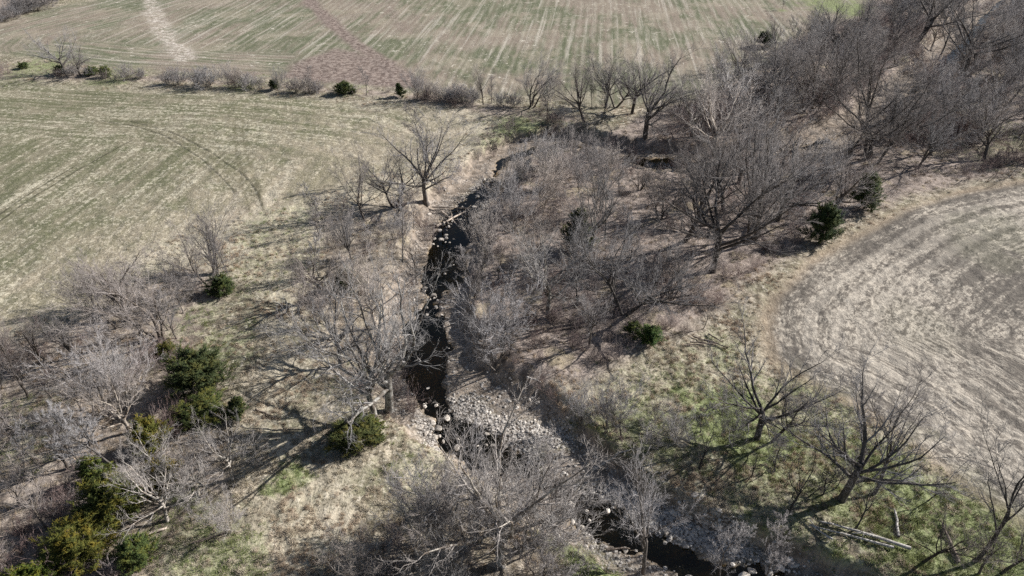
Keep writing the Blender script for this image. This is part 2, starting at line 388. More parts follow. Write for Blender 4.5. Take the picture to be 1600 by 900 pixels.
    hgt = g.math('ADD', g.math('MULTIPLY', tus, .5), g.math('ADD', g.math('MULTIPLY', fine, .35), g.math('MULTIPLY', vfine, .12)))
    nb = g.bump(hgt, .75, .35)
    g.bsdf(col, .95, nb, .08)
    return g.m

# ------------------------------------------------------------------ the ground as one sheet out to the horizon
def build_ground():
    ys = [-400, -150, -60, -25, -5]; y = 5.0
    while y < 255: ys.append(y); y += .24 + .0040 * max(0, y - 22) if y > 18 else 2.0
    while y < 5000: ys.append(y); y *= 1.12
    ys = np.array(ys)
    u = np.linspace(-1, 1, 520); u = np.sign(u) * (np.abs(u) ** 1.08)
    X = np.concatenate([[-30, -8, -3, -1.6, -1.2], u, [1.2, 1.6, 3, 8, 30]])
    W = np.where(ys < 0, 40, 32 + .70 * ys)
    xx = X[None, :] * W[:, None]; yy = np.repeat(ys[:, None], len(X), 1)
    x = xx.ravel(); y = yy.ravel(); z = height(x, y)
    far = np.hypot(x, y - 80) > 330; z = np.where(far, np.minimum(z, 0), z)
    nx, ny = len(X), len(ys)
    i = (np.arange(ny - 1)[:, None] * nx + np.arange(nx - 1)[None, :]).ravel()
    F = np.stack([i, i + 1, i + nx + 1, i + nx], 1)
    me = mesh_np('ground', np.stack([x, y, z], 1), [F])
    R = regions(x, y)
    for name, ks in (('mask_a', ('fl', 'fu', 'fr', 'lit')), ('mask_b', ('grv', 'mud', 'grn', 'pal')), ('mask_c', ('wash', 'bare', 'trk', 'pool'))):
        a = me.attributes.new(name, 'FLOAT_COLOR', 'POINT')
        a.data.foreach_set('color', np.stack([R[k] for k in ks], 1).astype(np.float32).ravel())
    ac, al = rowco(x, y)
    a = me.attributes.new('rowco', 'FLOAT_VECTOR', 'POINT')
    a.data.foreach_set('vector', np.stack([ac, al, np.zeros(len(x))], 1).astype(np.float32).ravel())
    o = link('ground', me, ground_material()); tag(o, kind='structure')
    return o
build_ground()

def build_water():
    g = N('creek_water')
    pos = g.new('ShaderNodeNewGeometry').outputs['Position']
    n = g.noise(pos, 3.0, 3, .6); nb = g.bump(n, .3, .03)
    fr = g.new('ShaderNodeFresnel'); fr.inputs[0].default_value = 1.33; g.put(fr.inputs['Normal'], nb)
    gl = g.new('ShaderNodeBsdfGlossy'); gl.inputs['Roughness'].default_value = .04; g.put(gl.inputs['Normal'], nb)
    gl.inputs['Color'].default_value = (.9, .9, .9, 1)
    tr = g.new('ShaderNodeBsdfTransparent'); tr.inputs[0].default_value = (.72, .62, .40, 1)
    df = g.new('ShaderNodeBsdfDiffuse'); df.inputs[0].default_value = (.010, .011, .006, 1)
    m0 = g.new('ShaderNodeMixShader'); m0.inputs[0].default_value = .15; g.put(m0.inputs[1], tr.outputs[0]); g.put(m0.inputs[2], df.outputs[0])
    m1 = g.new('ShaderNodeMixShader'); g.put(m1.inputs[0], fr.outputs[0]); g.put(m1.inputs[1], m0.outputs[0]); g.put(m1.inputs[2], gl.outputs[0])
    g.put(g.out.inputs[0], m1.outputs[0])
    P = PL; V = []; n = len(P)
    T = np.gradient(P, axis=0); T /= np.linalg.norm(T, axis=1)[:, None]; Nn = np.stack([-T[:, 1], T[:, 0]], 1)
    for i in range(n):
        for s in (-6.0, -2.0, 2.0, 6.0): V.append((*(P[i] + Nn[i] * s), WATER_Z))
    F = [(i * 4 + k + 4, i * 4 + k + 5, i * 4 + k + 1, i * 4 + k) for i in range(n - 1) for k in range(3)]
    o = link('water', mesh_np('water', V, [F], False), g.m); tag(o, kind='structure')
build_water()

def build_tracks():
    g = N('wheel_rut_soil'); pos = g.new('ShaderNodeNewGeometry').outputs['Position']
    b = g.bsdf((.085, .078, .05), .95); t = g.new('ShaderNodeBsdfTransparent'); m = g.new('ShaderNodeMixShader')
    g.put(m.inputs[0], g.math('MULTIPLY', g.ramp(g.noise(pos, 1.3, 4, .7), .34, .55), .6)); g.put(m.inputs[1], t.outputs[0]); g.put(m.inputs[2], b.outputs[0]); g.put(g.out.inputs[0], m.outputs[0])
    for pts in ([(205,190),(270,208),(330,236),(385,275),(405,300),(412,328)], [(160,190),(215,199),(262,214),(320,250),(352,282),(370,300)], 
                [(0,348),(60,305),(130,262),(205,222)], [(0,338),(56,299),(122,258)]):
        P = poly_w(pts); L = np.concatenate([[0], np.cumsum(np.hypot(*np.diff(P, axis=0).T))]); q = np.arange(0, L[-1], .5)
        X = np.interp(q, L, P[:, 0]); Y = np.interp(q, L, P[:, 1])
        for _ in range(6): X[1:-1] = (X[:-2] + X[2:]) / 2; Y[1:-1] = (Y[:-2] + Y[2:]) / 2
        T = norm(np.stack([np.gradient(X), np.gradient(Y)], 1)); hw = (.13 * (.7 + .6 * vnoise(q * .4, q * 0, 9)))[:, None]; Nn = np.stack([-T[:, 1], T[:, 0]], 1) * hw
        A = np.stack([X, Y], 1); V = np.concatenate([A + Nn, A - Nn]); V = np.column_stack([V, height(V[:, 0], V[:, 1]) + .09]); n = len(q); i = np.arange(n - 1)
        o = link('wheel_track', mesh_np('wheel_track', V, [np.stack([i, i + 1, n + i + 1, n + i], 1)[:, ::-1]], False), g.m); tag(o, kind='structure')

# ------------------------------------------------------------------ tubes and bare trees
def norm(v): return v / (np.linalg.norm(v, axis=-1, keepdims=True) + 1e-9)
build_tracks()
class Soup:
    def __init__(s): s.V = []; s.Q = []; s.T = []; s.n = 0
    def tubes(s, P, R, k):
        """P (B,n,3) polylines, R (B,n) radii; the last point closes to a tip"""
        B, n, _ = P.shape
        T = norm(np.gradient(P, axis=1)) if n > 2 else norm(np.repeat(P[:, 1:2] - P[:, 0:1], 2, 1))
        ref = np.where(np.abs(T[..., 2:3]) > .85, np.array([1., 0, 0]), np.array([0., 0, 1.]))
        A = norm(np.cross(T, ref)); Bn = np.cross(T, A)
        th = np.arange(k) * 2 * np.pi / k
        ring = P[:, :-1, None] + R[:, :-1, None, None] * (A[:, :-1, None] * np.cos(th)[:, None] + Bn[:, :-1, None] * np.sin(th)[:, None])
        m = n - 1
        V = np.concatenate([ring.reshape(B, m * k, 3), P[:, -1:, :]], 1); st = m * k + 1
        base = s.n + np.arange(B) * st
        j = np.arange(k); jn = (j + 1) % k
        if m > 1:
            i = np.arange(m - 1)[:, None] * k
            q = np.stack([i + j, i + jn, i + k + jn, i + k + j], -1).reshape(-1, 4)
            s.Q.append((base[:, None, None] + q[None]).reshape(-1, 4))
        l = (m - 1) * k
        t = np.stack([l + j, l + jn, np.full(k, m * k)], -1)
        s.T.append((base[:, None, None] + t[None]).reshape(-1, 3))
        s.V.append(V.reshape(-1, 3)); s.n += B * st
    def mesh(s, name, smooth=True):
        return mesh_np(name, np.concatenate(s.V), ([np.concatenate(s.Q)] if s.Q else []) + [np.concatenate(s.T)], smooth)

def walk(rng, P0, D0, L, n, gnarl, up):
    B = len(P0); P = np.zeros((B, n, 3)); P[:, 0] = P0; d = D0.copy(); step = (L / (n - 1))[:, None]
    for i in range(1, n):
        d = norm(d + rng.normal(0, gnarl, (B, 3)) + np.array([0, 0, up])); P[:, i] = P[:, i - 1] + d * step
    return P
def spawn(rng, P, R, L, per, t0, t1, ang, ratio, rr, tipfac=.55):
    """children along each parent polyline"""
    B, n, _ = P.shape
    t = (np.linspace(t0, t1, per)[None] + rng.uniform(-.5, .5, (B, per)) * (t1 - t0) / per).clip(0.02, .98)
    f = t * (n - 1); i = np.floor(f).astype(int).clip(0, n - 2); fr = (f - i)[..., None]
    b = np.arange(B)[:, None]
    p = P[b, i] * (1 - fr) + P[b, i + 1] * fr; d = norm(P[b, i + 1] - P[b, i])
    r = R[b, i] * (1 - fr[..., 0]) + R[b, i + 1] * fr[..., 0]
    ref = norm(rng.normal(size=p.shape)); side = norm(np.cross(d, ref))
    a = rng.normal(ang, .16, t.shape)[..., None]
    dd = norm(d * np.cos(a) + side * np.sin(a))
    ln = L[:, None] * ratio * (1 - (1 - tipfac) * t) * rng.uniform(.65, 1.25, t.shape)
    return p.reshape(-1, 3), dd.reshape(-1, 3), ln.ravel(), (r * rr).ravel()
def taper(R0, n, end): return R0[:, None] * np.linspace(1, end, n)[None] ** 1.0

def bare_tree(seed, H=12.0, stems=1, trunk=.33, limbs=6, spread=.6, gnarl=.085, up=.075, lean=(0, 0), n2=8, n3=6, n4=5, n5=3, r=.22, limb_len=.62, slim=False, fork=1.0):
    rng = np.random.default_rng(seed)
    tr, cr = Soup(), Soup()
    B = stems
    D = norm(np.stack([rng.normal(0, .10 + .22 * (B > 1), B) + lean[0], rng.normal(0, .10 + .22 * (B > 1), B) + lean[1], np.ones(B)], 1))
    P0 = np.stack([rng.normal(0, .25 * (B > 1) + 1e-6, B), rng.normal(0, .25 * (B > 1) + 1e-6, B), np.full(B, -.35)], 1)
    L0 = np.full(B, H * (trunk if not slim else .95)) * rng.uniform(.8, 1.1, B)
    R0 = np.full(B, r * 1.15) / math.sqrt(B) * rng.uniform(.8, 1.15, B)
    n0 = 9
    P = walk(rng, P0, D, L0, n0, gnarl * .7, .04)
    R = taper(R0, n0, .72 if not slim else .12); R[:, 0] *= 1.45
    tr.tubes(P, R, 9)
    if slim:
        p1, d1, l1, r1 = spawn(rng, P, R, L0, limbs, .25, .97, .75, .33, .5, .35)
        P1 = walk(rng, p1, d1, l1, 6, gnarl, .12)
    else:
        p1, d1, l1, r1 = spawn(rng, P, R, L0, limbs, .55, .98, spread, 1, .54)
        l1 = H * limb_len * rng.uniform(.72, 1.08, len(l1))
        top = norm(P[:, -1] - P[:, -2] + rng.normal(0, .12, (B, 3)))            # leaders
        p1 = np.concatenate([p1, P[:, -2]]); d1 = np.concatenate([d1, top]); l1 = np.concatenate([l1, np.full(B, H * limb_len * 1.05)]); r1 = np.concatenate([r1, R[:, -2] * .72])
        P1 = walk(rng, p1, d1, l1, 9, gnarl, up)
    R1 = taper(r1, P1.shape[1], .12); tr.tubes(P1, R1, 6)
    p2, d2, l2, r2 = spawn(rng, P1, R1, l1, n2, .22, .98, .62, .46, .62)
    P2 = walk(rng, p2, d2, l2, 6, gnarl * 1.1, up); R2 = np.maximum(taper(r2, 6, .2), .012); cr.tubes(P2, R2, 4)
    p3, d3, l3, r3 = spawn(rng, P2, R2, l2, n3, .15, .98, .62, .50, .65)
    P3 = walk(rng, p3, d3, l3, 4, gnarl * 1.3, up); R3 = np.maximum(taper(r3, 4, .3), .009); cr.tubes(P3, R3, 3)
    p4, d4, l4, r4 = spawn(rng, P3, R3, l3, n4, .15, .98, .6, .58, .7)
    P4 = walk(rng, p4, d4, l4, 3, gnarl * 1.3, up); R4 = np.maximum(taper(r4, 3, .4), .0055); cr.tubes(P4, R4, 3)
    if n5:
        p5, d5, l5, r5 = spawn(rng, P4, R4, l4, n5, .2, .98, .55, .75, .8)
        l5 = np.maximum(l5, .16)
        P5 = walk(rng, p5, d5, l5, 2, gnarl, up); R5 = np.full((len(P5), 2), .0048); cr.tubes(P5, R5, 3)
    return tr.mesh('trunk'), cr.mesh('crown')

def bark(name, a, b, patch=None):
    g = N(name); tc = g.new('ShaderNodeTexCoord').outputs['Object']
    oi = g.new('ShaderNodeObjectInfo')
    n = g.noise(g.scale(tc, (1, 1, .35)), 7.0, 4, .65)
    c = g.mix(g.ramp(n, .35, .65), a, b)
    if patch: c = g.mix(g.ramp(g.noise(tc, 1.6, 3, .6), .47, .55), c, patch)
    c = g.mix(1.0, c, oi.outputs['Color'], 'MULTIPLY')
    g.bsdf(c, .85, g.bump(n, .5, .03), .25); return g.m
BARK = bark('bark_grey', (.06, .05, .042), (.16, .135, .115))
TWIG = bark('twigs_grey', (.195, .172, .162), (.365, .333, .315))
PBARK = bark('bark_pale', (.23, .205, .175), (.50, .455, .395), (.16, .13, .105))
PTWIG = bark('twigs_pale', (.23, .205, .19), (.40, .365, .335))

STYLES = {}
def style(name, pale=False, **kw):
    tr, cr = bare_tree(**kw)
    tr.materials.append(PBARK if pale else BARK); cr.materials.append(PTWIG if pale else TWIG)
    zz = np.empty(len(cr.vertices) * 3, np.float32); cr.vertices.foreach_get('co', zz)
    STYLES.setdefault(name, []).append((tr, cr, float(np.percentile(zz[2::3], 99))))
style('spread', seed=1, H=12, limbs=9, spread=.95, trunk=.34, n2=9, n5=2, up=.06, limb_len=.56)
style('spread', seed=2, H=12, limbs=10, spread=1.05, trunk=.32, gnarl=.11, n2=8, n5=2, up=.07, limb_len=.55)
style('spread', seed=3, H=12, limbs=8, spread=.88, trunk=.42, gnarl=.10, n2=9, n5=2, up=.05, limb_len=.52)
style('spread', seed=21, H=12, limbs=8, spread=.80, trunk=.36, gnarl=.13, n2=8, n5=2, up=.04, limb_len=.56, stems=2)
style('vase', seed=4, H=11, stems=4, limbs=3, spread=.55, trunk=.34, up=.04, n2=8, n5=2, r=.26)
style('vase', seed=5, H=11, stems=5, limbs=3, spread=.65, trunk=.30, up=.05, n2=7, n5=2, r=.26)
style('slim', seed=6, H=9, slim=True, limbs=24, n2=5, n3=5, n4=4, n5=2, r=.08)
style('slim', seed=7, H=9, slim=True, limbs=20, n2=6, n3=5, n4=4, n5=2, r=.07, gnarl=.12)
style('pale', pale=True, seed=8, H=13, limbs=10, spread=.82, trunk=.34, gnarl=.12, n2=8, n5=2, r=.22)
style('pale', pale=True, seed=9, H=13, limbs=8, spread=.88, trunk=.32, gnarl=.14, n2=8, n5=2, r=.22)
style('twig', pale=True, seed=10, H=7, stems=5, limbs=3, spread=.5, trunk=.22, up=.07, n2=7, n3=5, n4=5, n5=2, r=.11)
style('twig', seed=11, H=7, stems=6, limbs=2, spread=.45, trunk=.24, up=.06, n2=7, n3=5, n4=5, n5=2, r=.11)
style('tall', seed=12, H=15, limbs=9, spread=.60, trunk=.42, up=.08, n2=8, n5=2, r=.20, limb_len=.50)
style('tall', seed=13, H=15, limbs=9, spread=.70, trunk=.38, up=.06, gnarl=.10, n2=8, n5=2, r=.22, limb_len=.55)
style('lean', seed=14, H=12, limbs=6, spread=.6, trunk=.42, lean=(.36, .0), gnarl=.10, n2=8, n5=2, r=.13, limb_len=.58)
style('lean', seed=24, H=12, limbs=7, spread=.75, trunk=.36, lean=(.28, .05), gnarl=.13, n2=7, n5=2, r=.13, limb_len=.6)
style('snag', seed=15, H=9, limbs=5, spread=.6, trunk=.4, gnarl=.18, n2=6, n3=4, n4=4, n5=0, r=.13)
style('bush', seed=16, H=3.5, stems=12, limbs=2, spread=.5, trunk=.35, up=.06, n2=6, n3=5, n4=4, n5=0, r=.08, gnarl=.12)
style('bush', seed=17, H=3.5, stems=15, limbs=2, spread=.6, trunk=.3, up=.05, n2=6, n3=5, n4=4, n5=0, r=.08, gnarl=.14)

LOOK = {'spread': 'wide-crowned dark', 'vase': 'many-stemmed fan-shaped', 'slim': 'slender straight', 'pale': 'pale-barked', 'twig': 'small twiggy',
        'tall': 'tall narrow-crowned', 'lean': 'leaning', 'snag': 'sparse broken-topped', 'bush': 'low round'}
TREES = []          # (object, x, y, style) -> labelled at the end
used_style = {}
def plant(px, py, hpx, st, label=None, tint=1.0, rz=None, hm=None, group=None, wide=1.0, world=None):
    if world is None:
        x, y = (float(v) for v in ground_at(px, py))
        for _ in range(3): z = float(height(np.array([x]), np.array([y]))[0]); x, y = (float(v) for v in ground_at(px, py, z))
    else:
        x, y = world
    z = float(height(np.array([x]), np.array([y]))[0])
    slant = math.sqrt(x * x + y * y + (CAM_H - z) ** 2); dep = math.asin((CAM_H - z) / slant)
    h = hm if hm else hpx * slant / FPX / (math.cos(dep) + .22 * math.sin(dep))
    k = used_style.get(st, 0); used_style[st] = k + 1
    tr, cr, H = STYLES[st][k % len(STYLES[st])]
    s = h / H * 1.02
    if st in ('spread', 'vase', 'pale'): wide *= 1.08
    sx = s * wide * random.uniform(.92, 1.08)
    o = empty('shrub' if st == 'bush' else 'bare_tree', (x, y, z), random.uniform(0, 6.28) if rz is None else rz, (sx, sx, s))
    tag(o, label, 'shrub' if st == 'bush' else 'tree', group or ('shrubs along the field edge' if st == 'bush' else 'bare winter trees'))
    t = random.uniform(.82, 1.18) * tint; w = random.uniform(-.05, .05)
    for nm, me in (('trunk', tr), ('crown', cr)):
        c = link(nm, me, None, o); t = min(t, 1.25 if tint < 1.5 else 2.2); c.color = (t * (1 + w), t, t * (1 - w), 1)
    TREES.append([o, x, y, st, label is not None, h])
    return o

# ---- trees read one by one from the photograph: base x, base y, height, form
D = 0.8
HAND = [
 # hedgerow between the fields
 (103,116,52,'spread','spreading bare tree at the left end of the hedgerow, larger of the pair',.9),(126,119,42,'spread','smaller bare tree beside the leftmost big tree of the hedgerow',.9),
 (435,141,34,'twig',None,.8),(477,143,36,'slim','slender tree rising from a brown bush in the hedgerow',.8),
 (573,148,42,'slim','lone slender tree standing between two small cedars of the hedgerow',.8),(650,156,46,'twig','twiggy tree just right of the dark hedgerow cedar',.8),
 (755,164,60,'tall','tall dark tree over the right part of the hedgerow shadows',.8),(768,162,46,'slim',None,.8),
 (830,168,80,'vase','big fan-shaped many-stemmed tree at the right end of the hedgerow',.95),(855,203,66,'slim',None,.9),(860,196,55,'slim',None,.9),
 (913,208,100,'tall',None,.8),(945,168,66,'spread',None,.75),(964,168,88,'spread',None,.75),(987,178,92,'spread','dark round-crowned tree left of the tallest one against the upper field',.7),
 (1008,216,132,'spread','tall dark round-crowned tree with bare lower trunk against the upper field',.7),(1057,178,56,'lean','dark leaning tree in front of the upper field edge',.7),
 (1110,250,140,'pale','whitish branched sycamore-like tree at the upper edge of the wood',1.9),(1150,190,80,'pale',None,1.8),(940,190,60,'slim',None,.8),(925,170,55,'slim',None,.8),
 (798,234,55,'slim','slim tree on the green bank left of the dark cut bank',.8),(772,231,36,'snag','small crooked tree on tan grass left of the cut bank',.7),(748,252,22,'twig',None,.8),
 # left field edge
 (667,322,140,'spread','broad bare tree with thick pale trunk at the field edge above the log jam',.95),(683,297,120,'slim','slender tree touching the broad tree above the log jam',.8),
 (613,323,100,'spread','dark forked tree left of the broad tree above the log jam',.7),(572,346,112,'lean','tree leaning left over its own shadow at the big field corner',.7),
 (690,366,62,'snag','dark thin leaning tree on the bank left of the log jam',.55),(645,357,60,'slim',None,.8),(648,418,70,'snag',None,.7),
 (552,425,110,'tall',None,.75),(630,423,105,'slim','slender pale tree on the pinkish bank left of the dark pool',1.2),(619,417,50,'slim',None,.9),
 (653,444,58,'snag','dark broken tree leaning left at the lower end of the dark pool',.5),
 (590,520,140,'pale','pale wide-branching tree left of the creek bend',1.15),(608,643,225,'pale','tall grey tree with thick trunk right of the spreading juniper',.9),
 (585,648,200,'pale','grey tree leaning left just behind the spreading juniper',1.0),(532,572,112,'spread',None,.9),(508,470,100,'spread',None,.8),
 (338,432,100,'vase','many-stemmed dark tree at the field edge above the round cedar',.75),(326,448,108,'lean','thin left-leaning tree just left of the round cedar',.8),
 (355,425,80,'slim',None,.75),
 (248,533,132,'vase','grey fan-shaped tree left of the small cedar sprout at the wood edge',1.0),(277,530,62,'lean','short curved trunk leaning right at the edge of the tan grass',.7),
 (183,514,112,'lean','tree leaning left over the big shadow on the field',.9),(200,502,100,'spread',None,.9),(263,516,70,'slim',None,.8),(232,505,80,'snag',None,.95),(215,470,60,'slim',None,.9),
 # left wood
 (42,622,96,'snag','dark forked sapling at the left picture edge below the field',.6),(80,622,64,'snag',None,1.3),(192,640,112,'twig','whitish fan-shaped tree left of the big dark cedar',1.35),
 (165,645,100,'slim',None,1.3),(130,640,80,'snag',None,1.1),(143,708,110,'snag',None,.7),(190,736,150,'slim','tall pale slender tree rising behind the yellow-tipped cedar',1.2),
 (103,734,100,'snag',None,.6),(112,729,80,'slim',None,.6),(135,734,85,'slim',None,.6),(203,676,100,'pale',None,1.2),(77,828,90,'lean',None,1.4),(32,793,66,'snag','dark crooked tree low at the left picture edge',.5),
 (5,795,70,'lean',None,.9),(363,750,105,'pale','pale spreading tree at the shadowed edge of the open grass',1.3),(310,774,80,'pale',None,1.2),(262,815,110,'pale','white many-branched tree right of the largest yellow-green cedar',1.45),
 (357,830,66,'twig','faint grey twiggy tree alone on the lower open grass',1.1),(250,760,80,'pale',None,1.3),(30,700,80,'snag',None,1.1),(15,670,80,'slim',None,1.1),
 # wood between the creek and the curved field
 (858,497,165,'pale','tall fork-trunked tree with pale branches in the middle of the wood',.85),(776,568,135,'twig','pale fan-shaped tree just right of the lower dark pool',1.35),
 (764,576,100,'lean','whitish tree leaning left over the lower dark pool',1.3),(795,555,60,'slim',None,.6),(820,497,56,'snag','small black crooked tree left of the fork-trunked tree',.5),
 (780,437,60,'snag',None,.6),(796,440,60,'slim',None,.6),(737,436,66,'slim',None,1.4),(903,476,115,'slim',None,.7),(923,389,120,'pale','thick dark trunk with pale branches beside the tall cedar',.9),
 (912,386,90,'slim',None,.6),(945,372,95,'slim',None,.6),(980,492,165,'spread','gnarled oak-like tree with low crooked limbs left of the small green cedar',.8),(960,494,60,'snag',None,.5),
 (1113,424,180,'spread','dark heavy-trunked tree leaning right in the wood near the curved field',.62),(1177,372,200,'vase','very large fan-shaped tree at the right of the wood',.8),
 (1070,375,175,'tall','straight tall tree standing left of the very large fan-shaped tree',.8),(1033,342,90,'vase',None,.6),(999,297,50,'vase','small dark vase-shaped tree on a sunny tan clearing',.5),
 (980,276,30,'slim',None,.5),(988,276,30,'slim',None,.5),(1047,320,55,'slim',None,.5),(1063,336,60,'slim',None,.5),(1098,514,52,'lean','small thin tree leaning right by the brush pile',.7),
 (1215,345,130,'spread',None,.75),(1130,330,120,'spread',None,.75),(845,330,90,'twig',None,1.25),(870,292,70,'twig','whitish twiggy tree below the dark cut bank',1.35),(850,272,66,'twig',None,1.35),
 (800,360,90,'twig',None,1.2),(760,400,80,'twig',None,1.25),(890,420,100,'pale',None,1.0),(830,420,90,'pale',None,1.1),
 # right wood
 (1358,247,160,'spread','big dark upright tree in the middle of the upper right wood',.65),(1368,256,150,'lean','big dark tree leaning right beside the upright one in the upper right wood',.6),
 (1465,92,90,'lean',None,.6),(1505,125,110,'spread',None,.8),(1570,167,110,'lean',None,.65),(1590,215,90,'lean',None,.7),(1300,90,80,'spread','dark tree at the corner where the wood meets the upper field',.65),
 (1425,75,110,'spread',None,.85),(1455,80,70,'pale',None,1.4),(1250,95,60,'twig',None,.8),(1260,190,120,'vase',None,.8),(1310,150,110,'spread',None,.75),
 (1222,16,18,'slim','tiny lone tree standing in the far corner of the upper field',.6),
 # bottom centre
 (783,884,200,'pale','large pale spreading tree at the bottom centre beside the creek',1.0),(652,853,100,'twig','grey twiggy tree in shade left of the large bottom tree',1.0),(877,848,120,'lean',None,1.1),
 (1005,896,150,'tall','upright grey tree on the stony creek bank at the bottom',1.25),(1125,905,105,'slim',None,1.3),(1185,930,90,'slim',None,1.2),(850,905,90,'twig',None,1.0),(720,905,100,'twig',None,.9),
 # lower right
 (951,676,80,'twig',None,.8),(970,684,84,'snag','dark forked tree above the cut bank of the creek',.55),(940,700,70,'lean',None,1.2),(1057,694,64,'twig','round twiggy shrub-like tree on the grass above the cut bank',.9),
 (1095,734,80,'snag','thin straight tree casting a long shadow on the lower right grass',.6),(1183,686,130,'spread','forked dark tree reaching over the pale field edge',.7),(1204,690,135,'lean',None,.6),
 (1315,780,175,'spread','big crooked tree with pale upper branches left of its leaning neighbour',.75),(1363,772,175,'lean','big tree leaning right over the edge of the curved field',.7),
 (1236,802,95,'snag','low dark broken tree near the upper end of the fallen logs',.5),(1172,746,60,'snag',None,.6),(1285,772,70,'snag',None,.6),(1305,764,60,'slim',None,.6),(1262,776,60,'slim',None,.6),
 (1450,782,56,'lean',None,.6),(1333,828,90,'lean','thin trunk leaning far right above the fallen logs',.6),(1440,878,110,'lean','dark thin tree leaning right past the end of the fallen logs',.5),
 (1520,876,190,'lean','big dark tree leaning right at the right picture edge',.6),(1532,897,90,'snag',None,.8),(1562,897,110,'lean',None,.6),(1210,738,70,'slim',None,.7),(1190,742,50,'slim',None,.7),(1330,746,60,'slim',None,.7),
 (745,842,130,'twig',None,1.0),(822,852,140,'twig',None,1.0),(690,872,120,'twig',None,.95),(560,905,80,'twig',None,.9),(905,672,66,'twig',None,1.2),(1020,700,50,'twig',None,1.0),
]
for (px, py, h, st, lb, ti) in HAND:
    rz = None
    if st == 'lean': rz = math.pi + random.uniform(-.3, .3) if px < 640 or px in (764, 877) else random.uniform(-.3, .5)
    plant(px, py, h, st, lb, ti, rz)

SHRUBS = [(198,125,22),(220,123,14),(262,131,14),(278,133,24),(310,133,24),(328,136,28),(358,135,34),(374,137,26),(393,139,22),(407,139,18),(464,145,22),(482,146,26),
          (497,145,18),(670,155,28),(688,157,32),(712,159,28),(722,160,26),(738,161,22),(780,165,22),(803,168,22),(875,190,24),(700,158,20),(140,119,12),(113,118,14)]
for (px, py, h) in SHRUBS: plant(px, py, h, 'bush' if h < 30 else 'twig', None, .95, wide=1.1)
for k in range(16): plant(-30 + k * 8 + random.uniform(-5, 5), 44 - k * 2.6 + random.uniform(-9, 2), random.uniform(12, 20), 'bush', None, .8, wide=1.5)

# ---- the rest of each wood, spaced apart and on its own ground
FILL = [
 ([(1130,120),(1200,95),(1340,40),(1470,0),(1600,-20),(1660,60),(1660,225),(1480,262),(1380,262),(1250,270),(1150,250),(1100,180)], 80, (7.5, 12), ('spread', 'spread', 'pale', 'tall', 'vase', 'tall'), 1.0),
 ([(1370,-10),(1420,-60),(1640,-100),(1680,-20),(1480,-5)], 14, (8, 12), ('spread', 'vase'), .75),
 ([(790,290),(1000,300),(1180,270),(1330,280),(1320,320),(1240,370),(1120,460),(960,545),(820,580),(730,520),(745,420)], 15, (6.5, 10.5), ('spread', 'twig', 'slim', 'pale', 'tall', 'spread'), 1.0),
 ([(500,340),(600,340),(640,380),(650,470),(600,560),(540,600),(500,520),(490,420)], 9, (3.5, 6.5), ('twig', 'slim'), 1.0),
 ([(0,570),(150,545),(230,590),(170,700),(120,760),(60,900),(0,900)], 8, (4, 7), ('slim', 'snag', 'tall', 'twig'), 1.0),
 ([(1330,150),(1640,130),(1640,238),(1460,264),(1350,264)], 16, (7, 11), ('spread', 'tall', 'twig', 'vase'), .95),
 ([(760,300),(790,262),(880,240),(1000,262),(990,300),(860,300)], 12, (4.5, 7.5), ('twig', 'twig', 'slim', 'tall'), 1.2),
 ([(1080,210),(1140,150),(1230,140),(1260,230),(1130,245)], 8, (8, 12), ('spread', 'pale', 'tall'), 1.0),
 ([(130,480),(240,440),(310,470),(300,500),(200,530)], 6, (3.5, 6), ('twig', 'slim'), .9),
 ([(640,800),(860,750),(900,800),(880,900),(640,900)], 3, (4, 7), ('twig', 'twig', 'pale'), 1.1),
 ([(890,700),(1000,650),(1130,640),(1160,700),(1080,720),(960,720)], 4, (2.5, 4.5), ('twig', 'slim'), .9)]
pts = [(t[1], t[2]) for t in TREES]
for (poly, cnt, (h0, h1), sts, ti) in FILL:
    P = poly_w(poly); lo = P.min(0); hi = P.max(0); k = 0; tries = 0
    area = 0.5 * abs(np.dot(P[:, 0], np.roll(P[:, 1], 1)) - np.dot(P[:, 1], np.roll(P[:, 0], 1))); sp = .62 * math.sqrt(area / cnt)
    while k < cnt and tries < 4000:
        tries += 1; x = random.uniform(lo[0], hi[0]); y = random.uniform(lo[1], hi[1])
        if sdist(P, np.array([x]), np.array([y]))[0] < 0: continue
        if creek(np.array([x]), np.array([y]))[0][0] > .3: continue
        if any((x - a) ** 2 + (y - b) ** 2 < sp * sp for a, b in pts): continue
        pts.append((x, y)); k += 1
        plant(0, 0, 0, random.choice(sts), None, ti * random.uniform(.8, 1.2), hm=random.uniform(h0, h1), world=(x, y))

